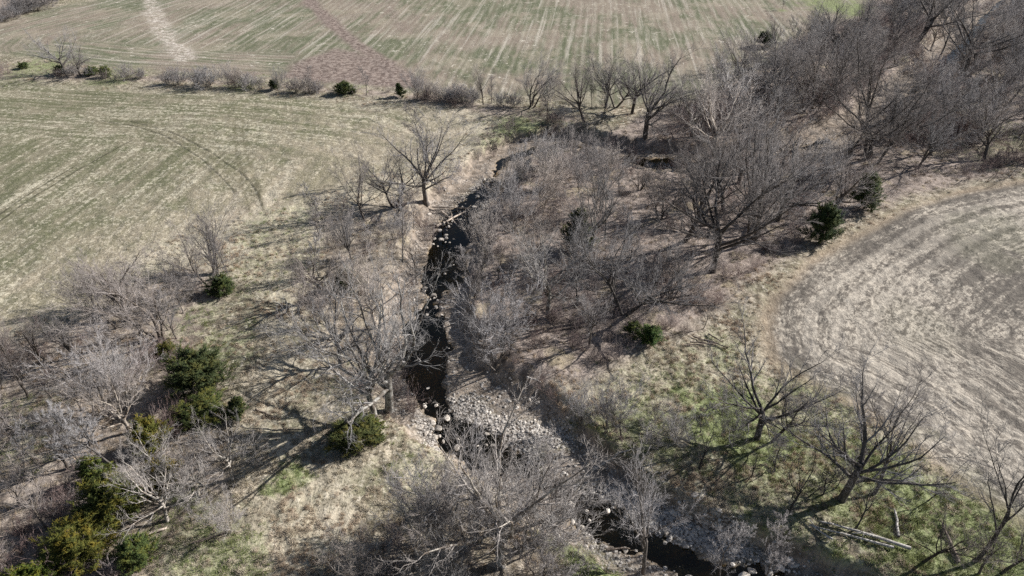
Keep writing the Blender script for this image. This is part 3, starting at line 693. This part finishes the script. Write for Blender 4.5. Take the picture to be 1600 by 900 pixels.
# ------------------------------------------------------------------ cedars
def cedar_mesh(seed, H=5.0, Wd=3.6, shape='cone', n1=110, low=.04):
    rng = np.random.default_rng(seed); tr = Soup(); fo = Soup()
    P = walk(rng, np.array([[0, 0, -.3]]), np.array([[0, 0, 1.]]), np.array([H * .9]), 8, .05, .05)
    R = taper(np.array([.11 * H / 5]), 8, .15); tr.tubes(P, R, 7)
    t = rng.uniform(low, .97, n1) ** .9; f = t * 7; i = np.floor(f).astype(int).clip(0, 6); fr = (f - i)[:, None]
    p = P[0, i] * (1 - fr) + P[0, i + 1] * fr
    prof = {'cone': (1 - t) ** .5 * (.75 + .5 * np.clip(t * 4, 0, .5)), 'round': np.sqrt(np.clip(1 - (t * 1.15 - .30) ** 2 / .75, .03, 1)), 'flat': np.sqrt(np.clip(1 - t ** 2, .05, 1))}[shape]
    az = rng.uniform(0, 2 * np.pi, n1)
    lob = 1 + .22 * np.sin(az * 3 + seed) + .14 * np.sin(az * 5 + seed * 2 + t * 7)
    L = np.maximum(.35, Wd / 2 * prof * lob * rng.uniform(.72, 1.12, n1)); el = rng.uniform(.15, .6, n1) + t * .5
    d = np.stack([np.cos(az) * np.cos(el), np.sin(az) * np.cos(el), np.sin(el)], 1)
    P1 = walk(rng, p, d, L, 6, .07, .07); R1 = taper(np.full(n1, .03), 6, .25); tr.tubes(P1, R1, 4)
    p2, d2, l2, r2 = spawn(rng, P1, R1, L, 9, .3, .98, .6, .30, .6, .7); l2 = np.clip(l2, .2, .7)
    P2 = walk(rng, p2, d2, l2, 4, .12, .12)
    p3, d3, l3, _ = spawn(rng, P2, np.full(P2.shape[:2], .01), l2, 7, .1, .98, .55, .7, 1, .8); l3 = np.clip(l3, .12, .30)
    P3 = walk(rng, p3, d3, l3, 2, .1, .1)
    p4, d4, l4, _ = spawn(rng, P3, np.full(P3.shape[:2], .01), l3, 4, .1, .95, .6, .75, 1, .8); l4 = np.clip(l4, .09, .2)
    P4 = walk(rng, p4, d4, l4, 2, .1, .1)
    fo.tubes(P3, np.full((len(P3), 2), .020), 3); fo.tubes(P4, np.full((len(P4), 2), .024), 3)
    return tr.mesh('trunk'), fo.mesh('foliage')
def cedar_mat():
    g = N('cedar_foliage'); tc = g.new('ShaderNodeTexCoord').outputs['Object']; oi = g.new('ShaderNodeObjectInfo')
    c = g.mix(g.ramp(g.noise(tc, 5.0, 3, .6), .35, .65), (.028, .042, .018), (.080, .098, .034))
    c = g.mix(g.math('MULTIPLY', g.ramp(g.noise(tc, 1.2, 3, .6), .48, .62), .6), c, (.14, .125, .03))
    c = g.mix(1.0, c, oi.outputs['Color'], 'MULTIPLY'); g.bsdf(c, .7, None, .2); return g.m
CMAT = cedar_mat()
CED = {}
for nm, kw in (('cone', dict(seed=3, H=5, Wd=3.0, shape='cone', n1=110)), ('round', dict(seed=5, H=5, Wd=5.2, shape='round', n1=150)),
               ('round2', dict(seed=8, H=5, Wd=4.4, shape='round', n1=130)), ('flat', dict(seed=9, H=3, Wd=5.0, shape='flat', n1=110, low=.0))):
    a, b = cedar_mesh(**kw); a.materials.append(BARK); b.materials.append(CMAT); CED[nm] = (a, b, kw['H'], kw['Wd'])
GR = (1, 1, 1); YG = (2.1, 1.7, 1.0); OR = (2.2, 1.6, .8)
CEDARS = [  # base x, base y, height, width, form, tint, label
 (315,612,72,84,'round',GR,'largest dark green cedar, broad and bushy, at the edge of the left wood'),
 (312,652,44,76,'round2',(1.25,1.2,1),'sprawling dark cedar directly below the largest cedar'),
 (368,654,42,34,'cone',(1,1.05,1),'small dark cedar at the right foot of the largest cedar'),
 (262,556,26,26,'round2',(1.3,1.1,.8),'small cedar sprout above and left of the largest cedar'),
 (348,460,34,38,'round2',(.9,1,.9),'round dark cedar under the many-stemmed tree at the field edge'),
 (236,706,56,46,'round2',YG,'loose pale yellow-green cedar in the left wood'),
 (156,758,50,42,'cone',(1.5,1.5,1),'upright cedar at the top of the cedar cluster'),
 (258,756,44,44,'round2',OR,'cedar with rusty yellow top right of the cedar cluster'),
 (185,812,74,74,'round2',(1.5,1.35,.9),'large middle cedar of the yellow-tipped cluster'),
 (140,862,60,84,'round',(1.75,1.4,.8),'broad orange-tinted cedar at the lower left of the cluster'),
 (76,902,34,46,'round2',(1.9,1.9,1),'bright green cedar low in the bottom left'),
 (36,910,28,34,'round2',(2.1,2.0,1),'bright green cedar cut by the bottom edge near the left corner'),
 (215,880,46,50,'round2',(1.3,1.4,1.1),'dull green cedar below the yellow-tipped cluster'),
 (558,694,30,80,'flat',(1.15,1.05,.9),'low spreading juniper lying on the open grass left of the creek'),
 (588,672,34,36,'cone',(1.6,1.5,1),'small yellow-green cedar joined to the right of the spreading juniper'),
 (594,690,16,20,'flat',(1.2,1.2,1),'tiny juniper clump at the right foot of the spreading juniper'),
 (538,452,40,46,'round2',(.8,.85,.9),'dark shaded cedar in the middle of the left bank trees'),
 (1014,536,36,34,'round2',(1.1,1.5,1.1),'small bright green cedar at the lower edge of the middle wood'),
 (990,524,26,26,'round2',(1.3,1.4,1.1),'smaller thin cedar touching the left of the bright green one'),
 (1281,378,60,44,'round2',(.95,1.1,1.1),'dark egg-shaped cedar at the wood edge nearest the curved field'),
 (1350,326,54,38,'round2',(1.1,1.2,1.1),'dark egg-shaped cedar farther along the curved field edge'),
 (905,388,84,50,'cone',(.95,.95,.85),'tall shaded cedar among bare trees in the middle wood'),
 (536,146,20,26,'round2',(.9,1,.9),'round dark cedar in the middle of the hedgerow'),
 (551,146,8,12,'flat',(1,1,.9),'tiny cedar at the right foot of the round hedgerow cedar'),
 (628,152,26,18,'cone',(.9,1,.9),'pointed dark cedar at the right part of the hedgerow'),
 (429,140,16,14,'round2',(.9,1,.9),'dark cedar under a twiggy tree in the hedgerow'),
 (143,117,12,20,'round2',(1.0,1.1,1),'low wide cedar right of the pair of hedgerow trees'),
 (168,121,16,14,'round2',(1.2,1.3,1),'small round cedar in the left hedgerow, on green grass'),
 (95,116,12,14,'round2',(.8,.9,.9),'dark cedar at the foot of the leftmost hedgerow tree'),
 (37,107,6,14,'flat',(.9,1,.9),'lone low juniper at the far left of the hedgerow'),
 (1195,72,22,26,'round2',(.8,.85,.9),'dark cedar where the wood meets the upper field')]
for (px, py, hp, wp, fm, ti, lb) in CEDARS:
    x, y = (float(v) for v in ground_at(px, py)); z = float(height(np.array([x]), np.array([y]))[0]); x, y = (float(v) for v in ground_at(px, py, z))
    slant = math.sqrt(x * x + y * y + (CAM_H - z) ** 2); dep = math.asin((CAM_H - z) / slant)
    a, b, H, Wd = CED[fm]; wm = wp * slant / FPX; hm = max(.5, (hp * slant / FPX - .42 * wm * math.sin(dep)) / math.cos(dep)); hm = max(hm, wm * .45)
    o = empty('juniper_bush' if fm == 'flat' else 'cedar_tree', (x, y, z - .05), random.uniform(0, 6), (wm / Wd * 1.12, wm / Wd * 1.12, hm / H))
    tag(o, lb, 'juniper' if fm == 'flat' else 'cedar', 'evergreen cedars')
    link('trunk', a, None, o); c = link('crown', b, None, o); c.color = (*ti, 1)

# ------------------------------------------------------------------ rocks
def rock_mesh(seed, flat=.6):
    import bmesh
    bm = bmesh.new(); bmesh.ops.create_icosphere(bm, subdivisions=2, radius=.5); rng = np.random.default_rng(seed)
    pl = norm(rng.normal(size=(9, 3))); off = rng.uniform(.30, .44, 9)
    for v in bm.verts:
        p = np.array(v.co)
        for k in range(9):
            e = p @ pl[k] - off[k]
            if e > 0: p = p - pl[k] * e
        p *= np.array([1.15, .85, flat]); p += rng.normal(0, .012, 3); v.co = p
    me = bpy.data.meshes.new('rock'); bm.to_mesh(me); bm.free(); return me
def rock_mat(name, a, b):
    g = N(name); tc = g.new('ShaderNodeTexCoord').outputs['Object']; oi = g.new('ShaderNodeObjectInfo')
    n = g.noise(tc, 3.0, 4, .6); c = g.mix(g.ramp(n, .35, .65), a, b)
    v = g.math('MULTIPLY_ADD', oi.outputs['Random'], .7, .55); h = g.new('ShaderNodeHueSaturation'); g.put(h.inputs['Value'], v); g.put(h.inputs['Color'], c)
    g.bsdf(h.outputs[0], .85, g.bump(n, .6, .03), .3); return g.m
RM = rock_mat('pale_limestone', (.42, .36, .30), (.72, .65, .56)); RM2 = rock_mat('creek_gravel', (.29, .26, .23), (.60, .55, .49))
ROCKS = [rock_mesh(s, f) for s, f in ((1, .6), (2, .45), (3, .7), (4, .5), (5, .35))]
for r_ in ROCKS: r_.materials.append(RM)
STONES = [  # x, y, size m, label, group
 (684,667,.95,'round white boulder at the creek edge, the largest stone',''),(686,680,.45,'small white stone just below the round white boulder',''),
 (714,698,.85,'long flat pale slab lying in the brown pool',''),(715,683,.42,'pale stone in the brown pool above the long slab',''),(708,711,.5,'upright pale stone at the lower edge of the brown pool',''),
 (746,694,.3,'small pale stone at the right of the brown pool',''),(760,693,.35,'pale stone on the gravel edge right of the brown pool',''),(692,688,.5,'pale stone on the left shore of the brown pool',''),
 (669,604,.5,'lone white stone in the narrow dark channel above the gravel bar',''),(664,634,.45,'white stone on the left shore below the narrow channel',''),(699,651,.8,'pale block at the upper tip of the gravel bar',''),
 (977,858,.55,'pale stone at the near end of the brown lower pool',''),(1072,852,.6,'white stone beside the lower right riffle','')]
cl = [(690,345,'pale stones around the log jam',14,22,14),(710,360,'white stones in the riffle below the log jam',26,34,26),(705,400,'scattered white stones in the dark pool',9,28,30),
      (672,470,'white stones in the small rapid below the dark pool',16,22,22),(740,300,'tan stones on the bar above the log jam',28,26,22),
      (985,770,'pale stones on the upper gravel of the lower creek',14,50,26),(1080,815,'pale stones on the shaded gravel below the cut bank',12,50,20),(1200,888,'pale stones on the gravel in the bottom right creek',14,50,16),
      (905,805,'pale stones left of the brown lower pool',10,24,20),(790,660,'pale stones on the big gravel bar',22,55,36),(672,655,'pale stones along the left shore by the boulder',9,16,34)]
for (cx, cy, lb, n, rx, ry) in cl:
    for k in range(n): STONES.append((cx + random.uniform(-rx, rx), cy + random.uniform(-ry, ry), random.uniform(.22, .5) if random.random() < .6 else random.uniform(.45, .85), lb, lb))
def nth(k): return f"{k}{'th' if 10 <= k % 100 <= 20 else {1: 'st', 2: 'nd', 3: 'rd'}.get(k % 10, 'th')}"
count = {}
for q in STONES: count[q[4]] = count.get(q[4], 0) + 1
seen = {}
for (px, py, sz, lb, gp_) in sorted(STONES):
    if gp_: seen[gp_] = seen.get(gp_, 0) + 1; lb = f"{nth(seen[gp_])} from the left among the {gp_}"
    x, y = (float(v) for v in ground_at(px, py, -2.2)); z = float(height(np.array([x]), np.array([y]))[0]); wet = z < WATER_Z + .02; z = max(z, WATER_Z - .02)
    if wet: z += sz * .07
    o = link('boulder' if sz > .8 else 'stone', random.choice(ROCKS)); o.location = (x, y, z + sz * random.uniform(-.06, .08)); o.scale = (sz, sz * random.uniform(.7, 1.1), sz * random.uniform(.8, 1.1))
    o.rotation_euler = (random.uniform(-.2, .2), random.uniform(-.2, .2), random.uniform(0, 6))
    tag(o, lb, 'stone', gp_ or 'single stones in the creek')

# ------------------------------------------------------------------ fallen logs
def log(p, q, r0, r1, label, mat, stubs=5, lift=.15, seed=0, bend=.25, part='branch_stub', rise=0.0, group='fallen logs'):
    rng = np.random.default_rng(seed)
    za, zb = -.4, -.4
    for _ in range(2):
        a = [float(v) for v in ground_at(*p, za)]; b = [float(v) for v in ground_at(*q, zb)]
        za = float(height(np.array([a[0]]), np.array([a[1]]))[0]); zb = float(height(np.array([b[0]]), np.array([b[1]]))[0])
    A = np.array([*a, za + lift]); Bq = np.array([*b, zb + lift + rise]); n = 10; t = np.linspace(0, 1, n)[:, None]
    P = A + (Bq - A) * t + np.cumsum(rng.normal(0, bend * .12, (n, 3)), 0) * np.array([1, 1, .3]) * np.sin(t * np.pi)
    zg = height(P[:, 0], P[:, 1]); P[:, 2] = np.maximum(P[:, 2], zg + lift * .6)
    o = empty('fallen_log', tuple(P[0])); Pl = (P - P[0])[None]
    s = Soup(); s.tubes(Pl, taper(np.array([r0]), n, r1 / r0), 10); link('trunk', s.mesh('trunk'), mat, o)
    L = np.linalg.norm(Bq - A)
    for k in range(stubs):
        i = rng.integers(3, n - 1); d = norm((Bq - A) / L + rng.normal(0, .7, 3) + np.array([0, 0, .35]))
        S2 = Soup(); PP = walk(rng, Pl[0, i][None], d[None], np.array([L * rng.uniform(.10, .28)]), 6, .15, .0); S2.tubes(PP, taper(np.array([r0 * .35]), 6, .2), 5)
        c = link(part, S2.mesh(part), mat, o)
    tag(o, label, 'log', group)
SILV = bark('weathered_wood', (.27, .245, .22), (.52, .485, .44)); BRN = bark('dead_wood', (.10, .075, .058), (.26, .21, .17)); TANW = bark('tan_dead_wood', (.42, .34, .27), (.68, .57, .47))
log((1421,860), (1272,815), .15, .05, 'long silvery fallen trunk on green grass above the creek, upper of two', SILV, 9, .25, 1, .6)
log((1395,858), (1258,822), .11, .04, 'thinner silvery trunk lying just below the long fallen trunk', SILV, 5, .2, 2)
log((1300,845), (1262,820), .09, .04, 'short forked silvery limb by the upper end of the fallen trunks', SILV, 3, .2, 3)
log((1403,840), (1396,795), .13, .08, 'short pale log lying upright in the picture on green grass', SILV, 1, .12, 4)
log((683,362), (733,330), .16, .08, 'pale peeled log crossing the creek in the log jam, front one', TANW, 4, .35, 5)
log((690,338), (716,357), .12, .06, 'pale log crossing under the front log of the jam', TANW, 2, .25, 6)
log((676,330), (736,327), .10, .05, 'dark thin log behind the pale ones of the jam', BRN, 2, .45, 7)
log((786,540), (850,478), .16, .06, 'grey fallen limb on the shaded slope of the middle wood', BRN, 3, .12, 8)
log((930,508), (848,520), .15, .06, 'long brown log lying in the leaf litter of the middle wood', BRN, 3, .12, 9)
log((878,848), (856,815), .16, .10, 'broken grey log leaning on the bank near the bottom centre', SILV, 2, .3, 10)
log((925,738), (985,722), .08, .04, 'thin pale stick across the dark upper end of the cut bank', SILV, 1, .3, 11)
log((948,858), (985,857), .10, .06, 'dark short log at the near shore of the brown lower pool', BRN, 1, .15, 12)
log((300,850), (357,832), .10, .05, 'thin dark log on the lower left open grass', BRN, 2, .1, 13)
log((400,640), (430,655), .09, .05, 'short dark log in the shadows of the open grass', BRN, 1, .1, 14)
log((823,598), (846,606), .12, .07, 'short pale log at the lower edge of the middle wood', SILV, 1, .2, 15)
log((1497,880), (1470,815), .13, .06, 'dark log beside the leaning trees in the lower right', BRN, 2, .15, 16)
log((232,836), (262,826), .14, .08, 'rusty brown log end among the trees of the lower left', TANW, 1, .15, 17)
for k in range(7):
    log((1070 + k * 7 + random.uniform(-2, 2), 528 + random.uniform(-6, 14)), (1105 + k * 4 + random.uniform(-8, 14), 540 + random.uniform(-6, 14)), .09, .04,
        f'brown limb of the brush pile on the tan grass, {("first", "second", "third", "fourth", "fifth", "sixth", "last")[k]} from the left', BRN, 2, .2, 30 + k, group='limbs of the brush pile')

# ------------------------------------------------------------------ uncountable stuff: brush, grass tufts, gravel
def scatter(name, label, cat, variants, X, Y, scale, seed=0, zoff=0.0, squash=(.8, 1.2), tilt=.15):
    rng = np.random.default_rng(seed); n = len(X)
    Z = height(X, Y) + zoff
    me = bpy.data.meshes.new(name); me.vertices.add(n); me.vertices.foreach_set('co', np.stack([X, Y, Z], 1).astype(np.float32).ravel())
    a = me.attributes.new('rot', 'FLOAT_VECTOR', 'POINT'); a.data.foreach_set('vector', np.stack([rng.normal(0, tilt, n), rng.normal(0, tilt, n), rng.uniform(0, 6.28, n)], 1).astype(np.float32).ravel())
    sc = np.stack([scale, scale, scale * rng.uniform(*squash, n)], 1); a = me.attributes.new('scl', 'FLOAT_VECTOR', 'POINT'); a.data.foreach_set('vector', sc.astype(np.float32).ravel())
    a = me.attributes.new('idx', 'INT', 'POINT'); a.data.foreach_set('value', rng.integers(0, len(variants), n).astype(np.int32))
    o = bpy.data.objects.new(name, me); COL.objects.link(o)
    ng = bpy.data.node_groups.new(name, 'GeometryNodeTree')
    ng.interface.new_socket('Geometry', in_out='INPUT', socket_type='NodeSocketGeometry'); ng.interface.new_socket('Geometry', in_out='OUTPUT', socket_type='NodeSocketGeometry')
    gi = ng.nodes.new('NodeGroupInput'); go = ng.nodes.new('NodeGroupOutput'); ip = ng.nodes.new('GeometryNodeInstanceOnPoints'); jn = ng.nodes.new('GeometryNodeJoinGeometry')
    for v in variants:
        src = bpy.data.objects.new(name + '_source', v); oi = ng.nodes.new('GeometryNodeObjectInfo'); oi.inputs['Object'].default_value = src; oi.inputs['As Instance'].default_value = True
        ng.links.new(oi.outputs['Geometry'], jn.inputs[0])
    def na(nm, typ):
        q = ng.nodes.new('GeometryNodeInputNamedAttribute'); q.data_type = typ; q.inputs['Name'].default_value = nm; return q.outputs['Attribute']
    L = ng.links.new
    L(gi.outputs[0], ip.inputs['Points']); L(jn.outputs[0], ip.inputs['Instance']); ip.inputs['Pick Instance'].default_value = True
    L(na('idx', 'INT'), ip.inputs['Instance Index']); L(na('rot', 'FLOAT_VECTOR'), ip.inputs['Rotation']); L(na('scl', 'FLOAT_VECTOR'), ip.inputs['Scale'])
    L(ip.outputs[0], go.inputs[0])
    md = o.modifiers.new('scatter', 'NODES'); md.node_group = ng
    tag(o, label, cat, None, 'stuff'); return o

def varied(name, a, b, rough=.9, amt=.8):
    g = N(name); oi = g.new('ShaderNodeObjectInfo'); pos = g.new('ShaderNodeNewGeometry').outputs['Position']
    c = g.mix(oi.outputs['Random'], a, b); c = g.mix(g.math('MULTIPLY', g.ramp(g.noise(pos, .12, 3), .4, .6), .55), c, (a[0] * .95, a[1] * .68, a[2] * .62))
    g.bsdf(c, rough, None, .15); return g.m
BR = varied('brush_twigs', (.17, .135, .125), (.38, .33, .31))
def brush_mesh(seed, H=1.8, stems=16, w=.7):
    rng = np.random.default_rng(seed); s = Soup()
    p = np.stack([rng.normal(0, w * .45, stems), rng.normal(0, w * .45, stems), np.full(stems, -.1)], 1)
    d = norm(np.stack([rng.normal(0, .4, stems), rng.normal(0, .4, stems), np.ones(stems)], 1))
    L = H * rng.uniform(.5, 1.1, stems); P = walk(rng, p, d, L, 5, .13, .02); R = taper(np.full(stems, .014), 5, .4); s.tubes(P, R, 3)
    p2, d2, l2, r2 = spawn(rng, P, R, L, 7, .2, .97, .6, .42, .8); P2 = walk(rng, p2, d2, l2, 3, .15, .03); R2 = np.full((len(P2), 3), .0075); s.tubes(P2, R2, 3)
    p3, d3, l3, r3 = spawn(rng, P2, R2, l2, 3, .2, .97, .6, .6, .8); P3 = walk(rng, p3, d3, l3, 2, .1, .03); s.tubes(P3, np.full((len(P3), 2), .006), 3)
    m = s.mesh('brush'); m.materials.append(BR); return m
BRUSH = [brush_mesh(40 + k, 1.5 + .3 * k, 14 + 2 * k) for k in range(4)]
def tuft_mesh(seed, mat, H=.34, n=34, w=.22, rad=.011):
    rng = np.random.default_rng(seed); s = Soup()
    p = np.stack([rng.normal(0, w * .5, n), rng.normal(0, w * .5, n), np.full(n, -.03)], 1)
    d = norm(np.stack([rng.normal(0, .55, n), rng.normal(0, .55, n), np.ones(n)], 1)); P = walk(rng, p, d, H * rng.uniform(.5, 1.1, n), 3, .1, -.12)
    s.tubes(P, taper(np.full(n, rad), 3, .5), 3); m = s.mesh('tuft'); m.materials.append(mat); return m
DG = varied('dry_grass_blades', (.33, .285, .20), (.66, .58, .46)); GG = varied('green_grass_blades', (.14, .18, .06), (.32, .35, .16))
TUFT = [tuft_mesh(50 + k, DG) for k in range(3)]; GTUFT = [tuft_mesh(60 + k, GG, .22, 34, .3) for k in range(2)]

def sample(n, seed, y0=14, y1=240):
    rng = np.random.default_rng(seed); u = rng.uniform(0, 1, n); y = y0 * (y1 / y0) ** (u ** 1.0); x = rng.uniform(-1, 1, n) * (26 + .74 * y); return x, y, rng
# brush
x, y, rng = sample(60000, 3)
dens = ss(12, 120, y) * 1.0 * .75 + .25                 # even density per square metre: the sampler is sparse far off
R = regions(x, y); bank, pool, e, d, sd = creek(x, y)
patch = ss(.44, .60, fbm(x * .12, y * .12, 91)) * .9 + .1
near_bank = np.exp(-((e - 1.5) / 2.2) ** 2) * .5 * ss(30, 60, y)
keep = np.clip(np.maximum(R['lit'] * patch, near_bank * (1 - R['grv'])), 0, 1) * (1 + 1.6 * ss(85, 150, y)) * (1 - R['fl']) * (1 - R['fu']) * (1 - R['fr']) * (1 - R['pool']) * (1 - .8 * R['grv'])
m = rng.uniform(0, 1, len(x)) < keep * .16
x1, y1 = x[m], y[m]; sc = rng.uniform(.45, 1.25, m.sum()) * (1 + .8 * ss(80, 130, y1) * (x1 > 25) + .3 * ss(80, 130, y1))
scatter('brush', 'thickets of thin bare brush covering the floor of the woods', 'brush', BRUSH, x1, y1, sc, 5)
# dry tufts
x, y, rng = sample(150000, 8, 16, 150); R = regions(x, y); bank, pool, e, d, sd = creek(x, y)
fld = np.clip(R['fl'] + R['fu'] + R['fr'], 0, 1)
keep = (1 - fld) * (1 - .6 * R['lit']) * (1 - R['grv']) * (1 - ss(.2, .6, bank)) * (.25 + .75 * ss(.4, .62, fbm(x * .35, y * .35, 95))) * (1 - .7 * R['grn'])
m = rng.uniform(0, 1, len(x)) < keep * .46
scatter('dry_grass', 'tufted dry winter grass on the open ground beside the creek', 'grass', TUFT, x[m], y[m], rng.uniform(.5, 1.35, m.sum()), 6)
m = rng.uniform(0, 1, len(x)) < R['grn'] * (1 - R['fr']) * (1 - bank) * .5
scatter('green_grass', 'fresh green grass clumps on the sunny ground near the creek', 'grass', GTUFT, x[m], y[m], rng.uniform(.6, 1.4, m.sum()), 7)
# gravel
PEB = [rock_mesh(20 + k, .6) for k in range(4)]
for p_ in PEB: p_.materials.append(RM2)
x, y, rng = sample(260000, 12, 18, 150); m0 = np.abs(x) < 60; x, y = x[m0], y[m0]
bank, pool, e, d, sd = creek(x, y); m0 = (bank > .1) | (e < 9); x, y = x[m0], y[m0]; R = regions(x, y); bank = creek(x, y)[0]
m = rng.uniform(0, 1, len(x)) < np.clip(R['grv'] * 1.2 - .15, 0, 1) * (1 - .85 * R['pool'])
scatter('gravel', 'loose pale gravel and cobbles of the creek bars', 'gravel', PEB, x[m], y[m], rng.uniform(.08, .17, m.sum()) * rng.choice([1, 1, 1, 1.8, 2.4], m.sum()), 9, .02)

# ------------------------------------------------------------------ labels for every tree that has none yet
MARKS = [('the top left picture corner', 0, 10), ('the largest dark cedar', 315, 612), ('the round field cedar', 348, 460), ('the yellow-tipped cedars', 185, 812), ('the spreading juniper', 558, 694),
         ('the log jam', 710, 345), ('the lower dark pool', 664, 555), ('the big gravel bar', 790, 660), ('the brown lower pool', 955, 815), ('the silvery fallen trunks', 1340, 840),
         ('the small bright green cedar', 1014, 536), ('the curved field cedar', 1281, 378), ('the tall shaded cedar', 905, 388), ('the dark cut bank', 885, 222),
         ('the bare-trunked tall tree', 1008, 216), ('the whitish tree', 1110, 250), ('the big upright dark tree', 1358, 247), ('the pointed hedgerow cedar', 628, 152),
         ('the round hedgerow cedar', 536, 146), ('the paired hedgerow trees', 110, 117), ('the green meadow corner', 1310, 10), ('the blue water glimpse', 1490, 92), ('the far right picture edge', 1600, 200),
         ('the green bank tree', 798, 234), ('the white left tree', 192, 640), ('the brush pile', 1095, 540)]
MW = [(n, *(float(v) for v in ground_at(a, b))) for n, a, b in MARKS]
ORD = ['nearest', 'second nearest', 'third nearest', 'fourth nearest', 'fifth nearest', 'sixth nearest', 'seventh nearest', 'eighth nearest', 'ninth nearest', 'tenth nearest', 'eleventh nearest', 'twelfth nearest', 'thirteenth nearest', 'fourteenth nearest', 'fifteenth nearest', 'sixteenth nearest', 'seventeenth nearest', 'eighteenth nearest']
buckets = {}
for T in TREES:
    if T[4]: continue
    o, x, y, st, _, h = T
    n, mx, my = min(MW, key=lambda q: math.hypot(q[1] - x, q[2] - y)); dx, dy = x - mx, y - my
    side = ('right of' if dx > 0 else 'left of') if abs(dx) > abs(dy) else ('behind' if dy > 0 else 'in front of')
    buckets.setdefault((n, side, st), []).append((math.hypot(dx, dy), o))
for (n, side, st), L in buckets.items():
    L.sort(key=lambda q: q[0]); noun = 'shrub' if st == 'bush' else 'bare tree'
    for k, (_, o) in enumerate(L): o['label'] = f"{LOOK[st]} {noun}, {ORD[min(k, 17)]} {side} {n}"
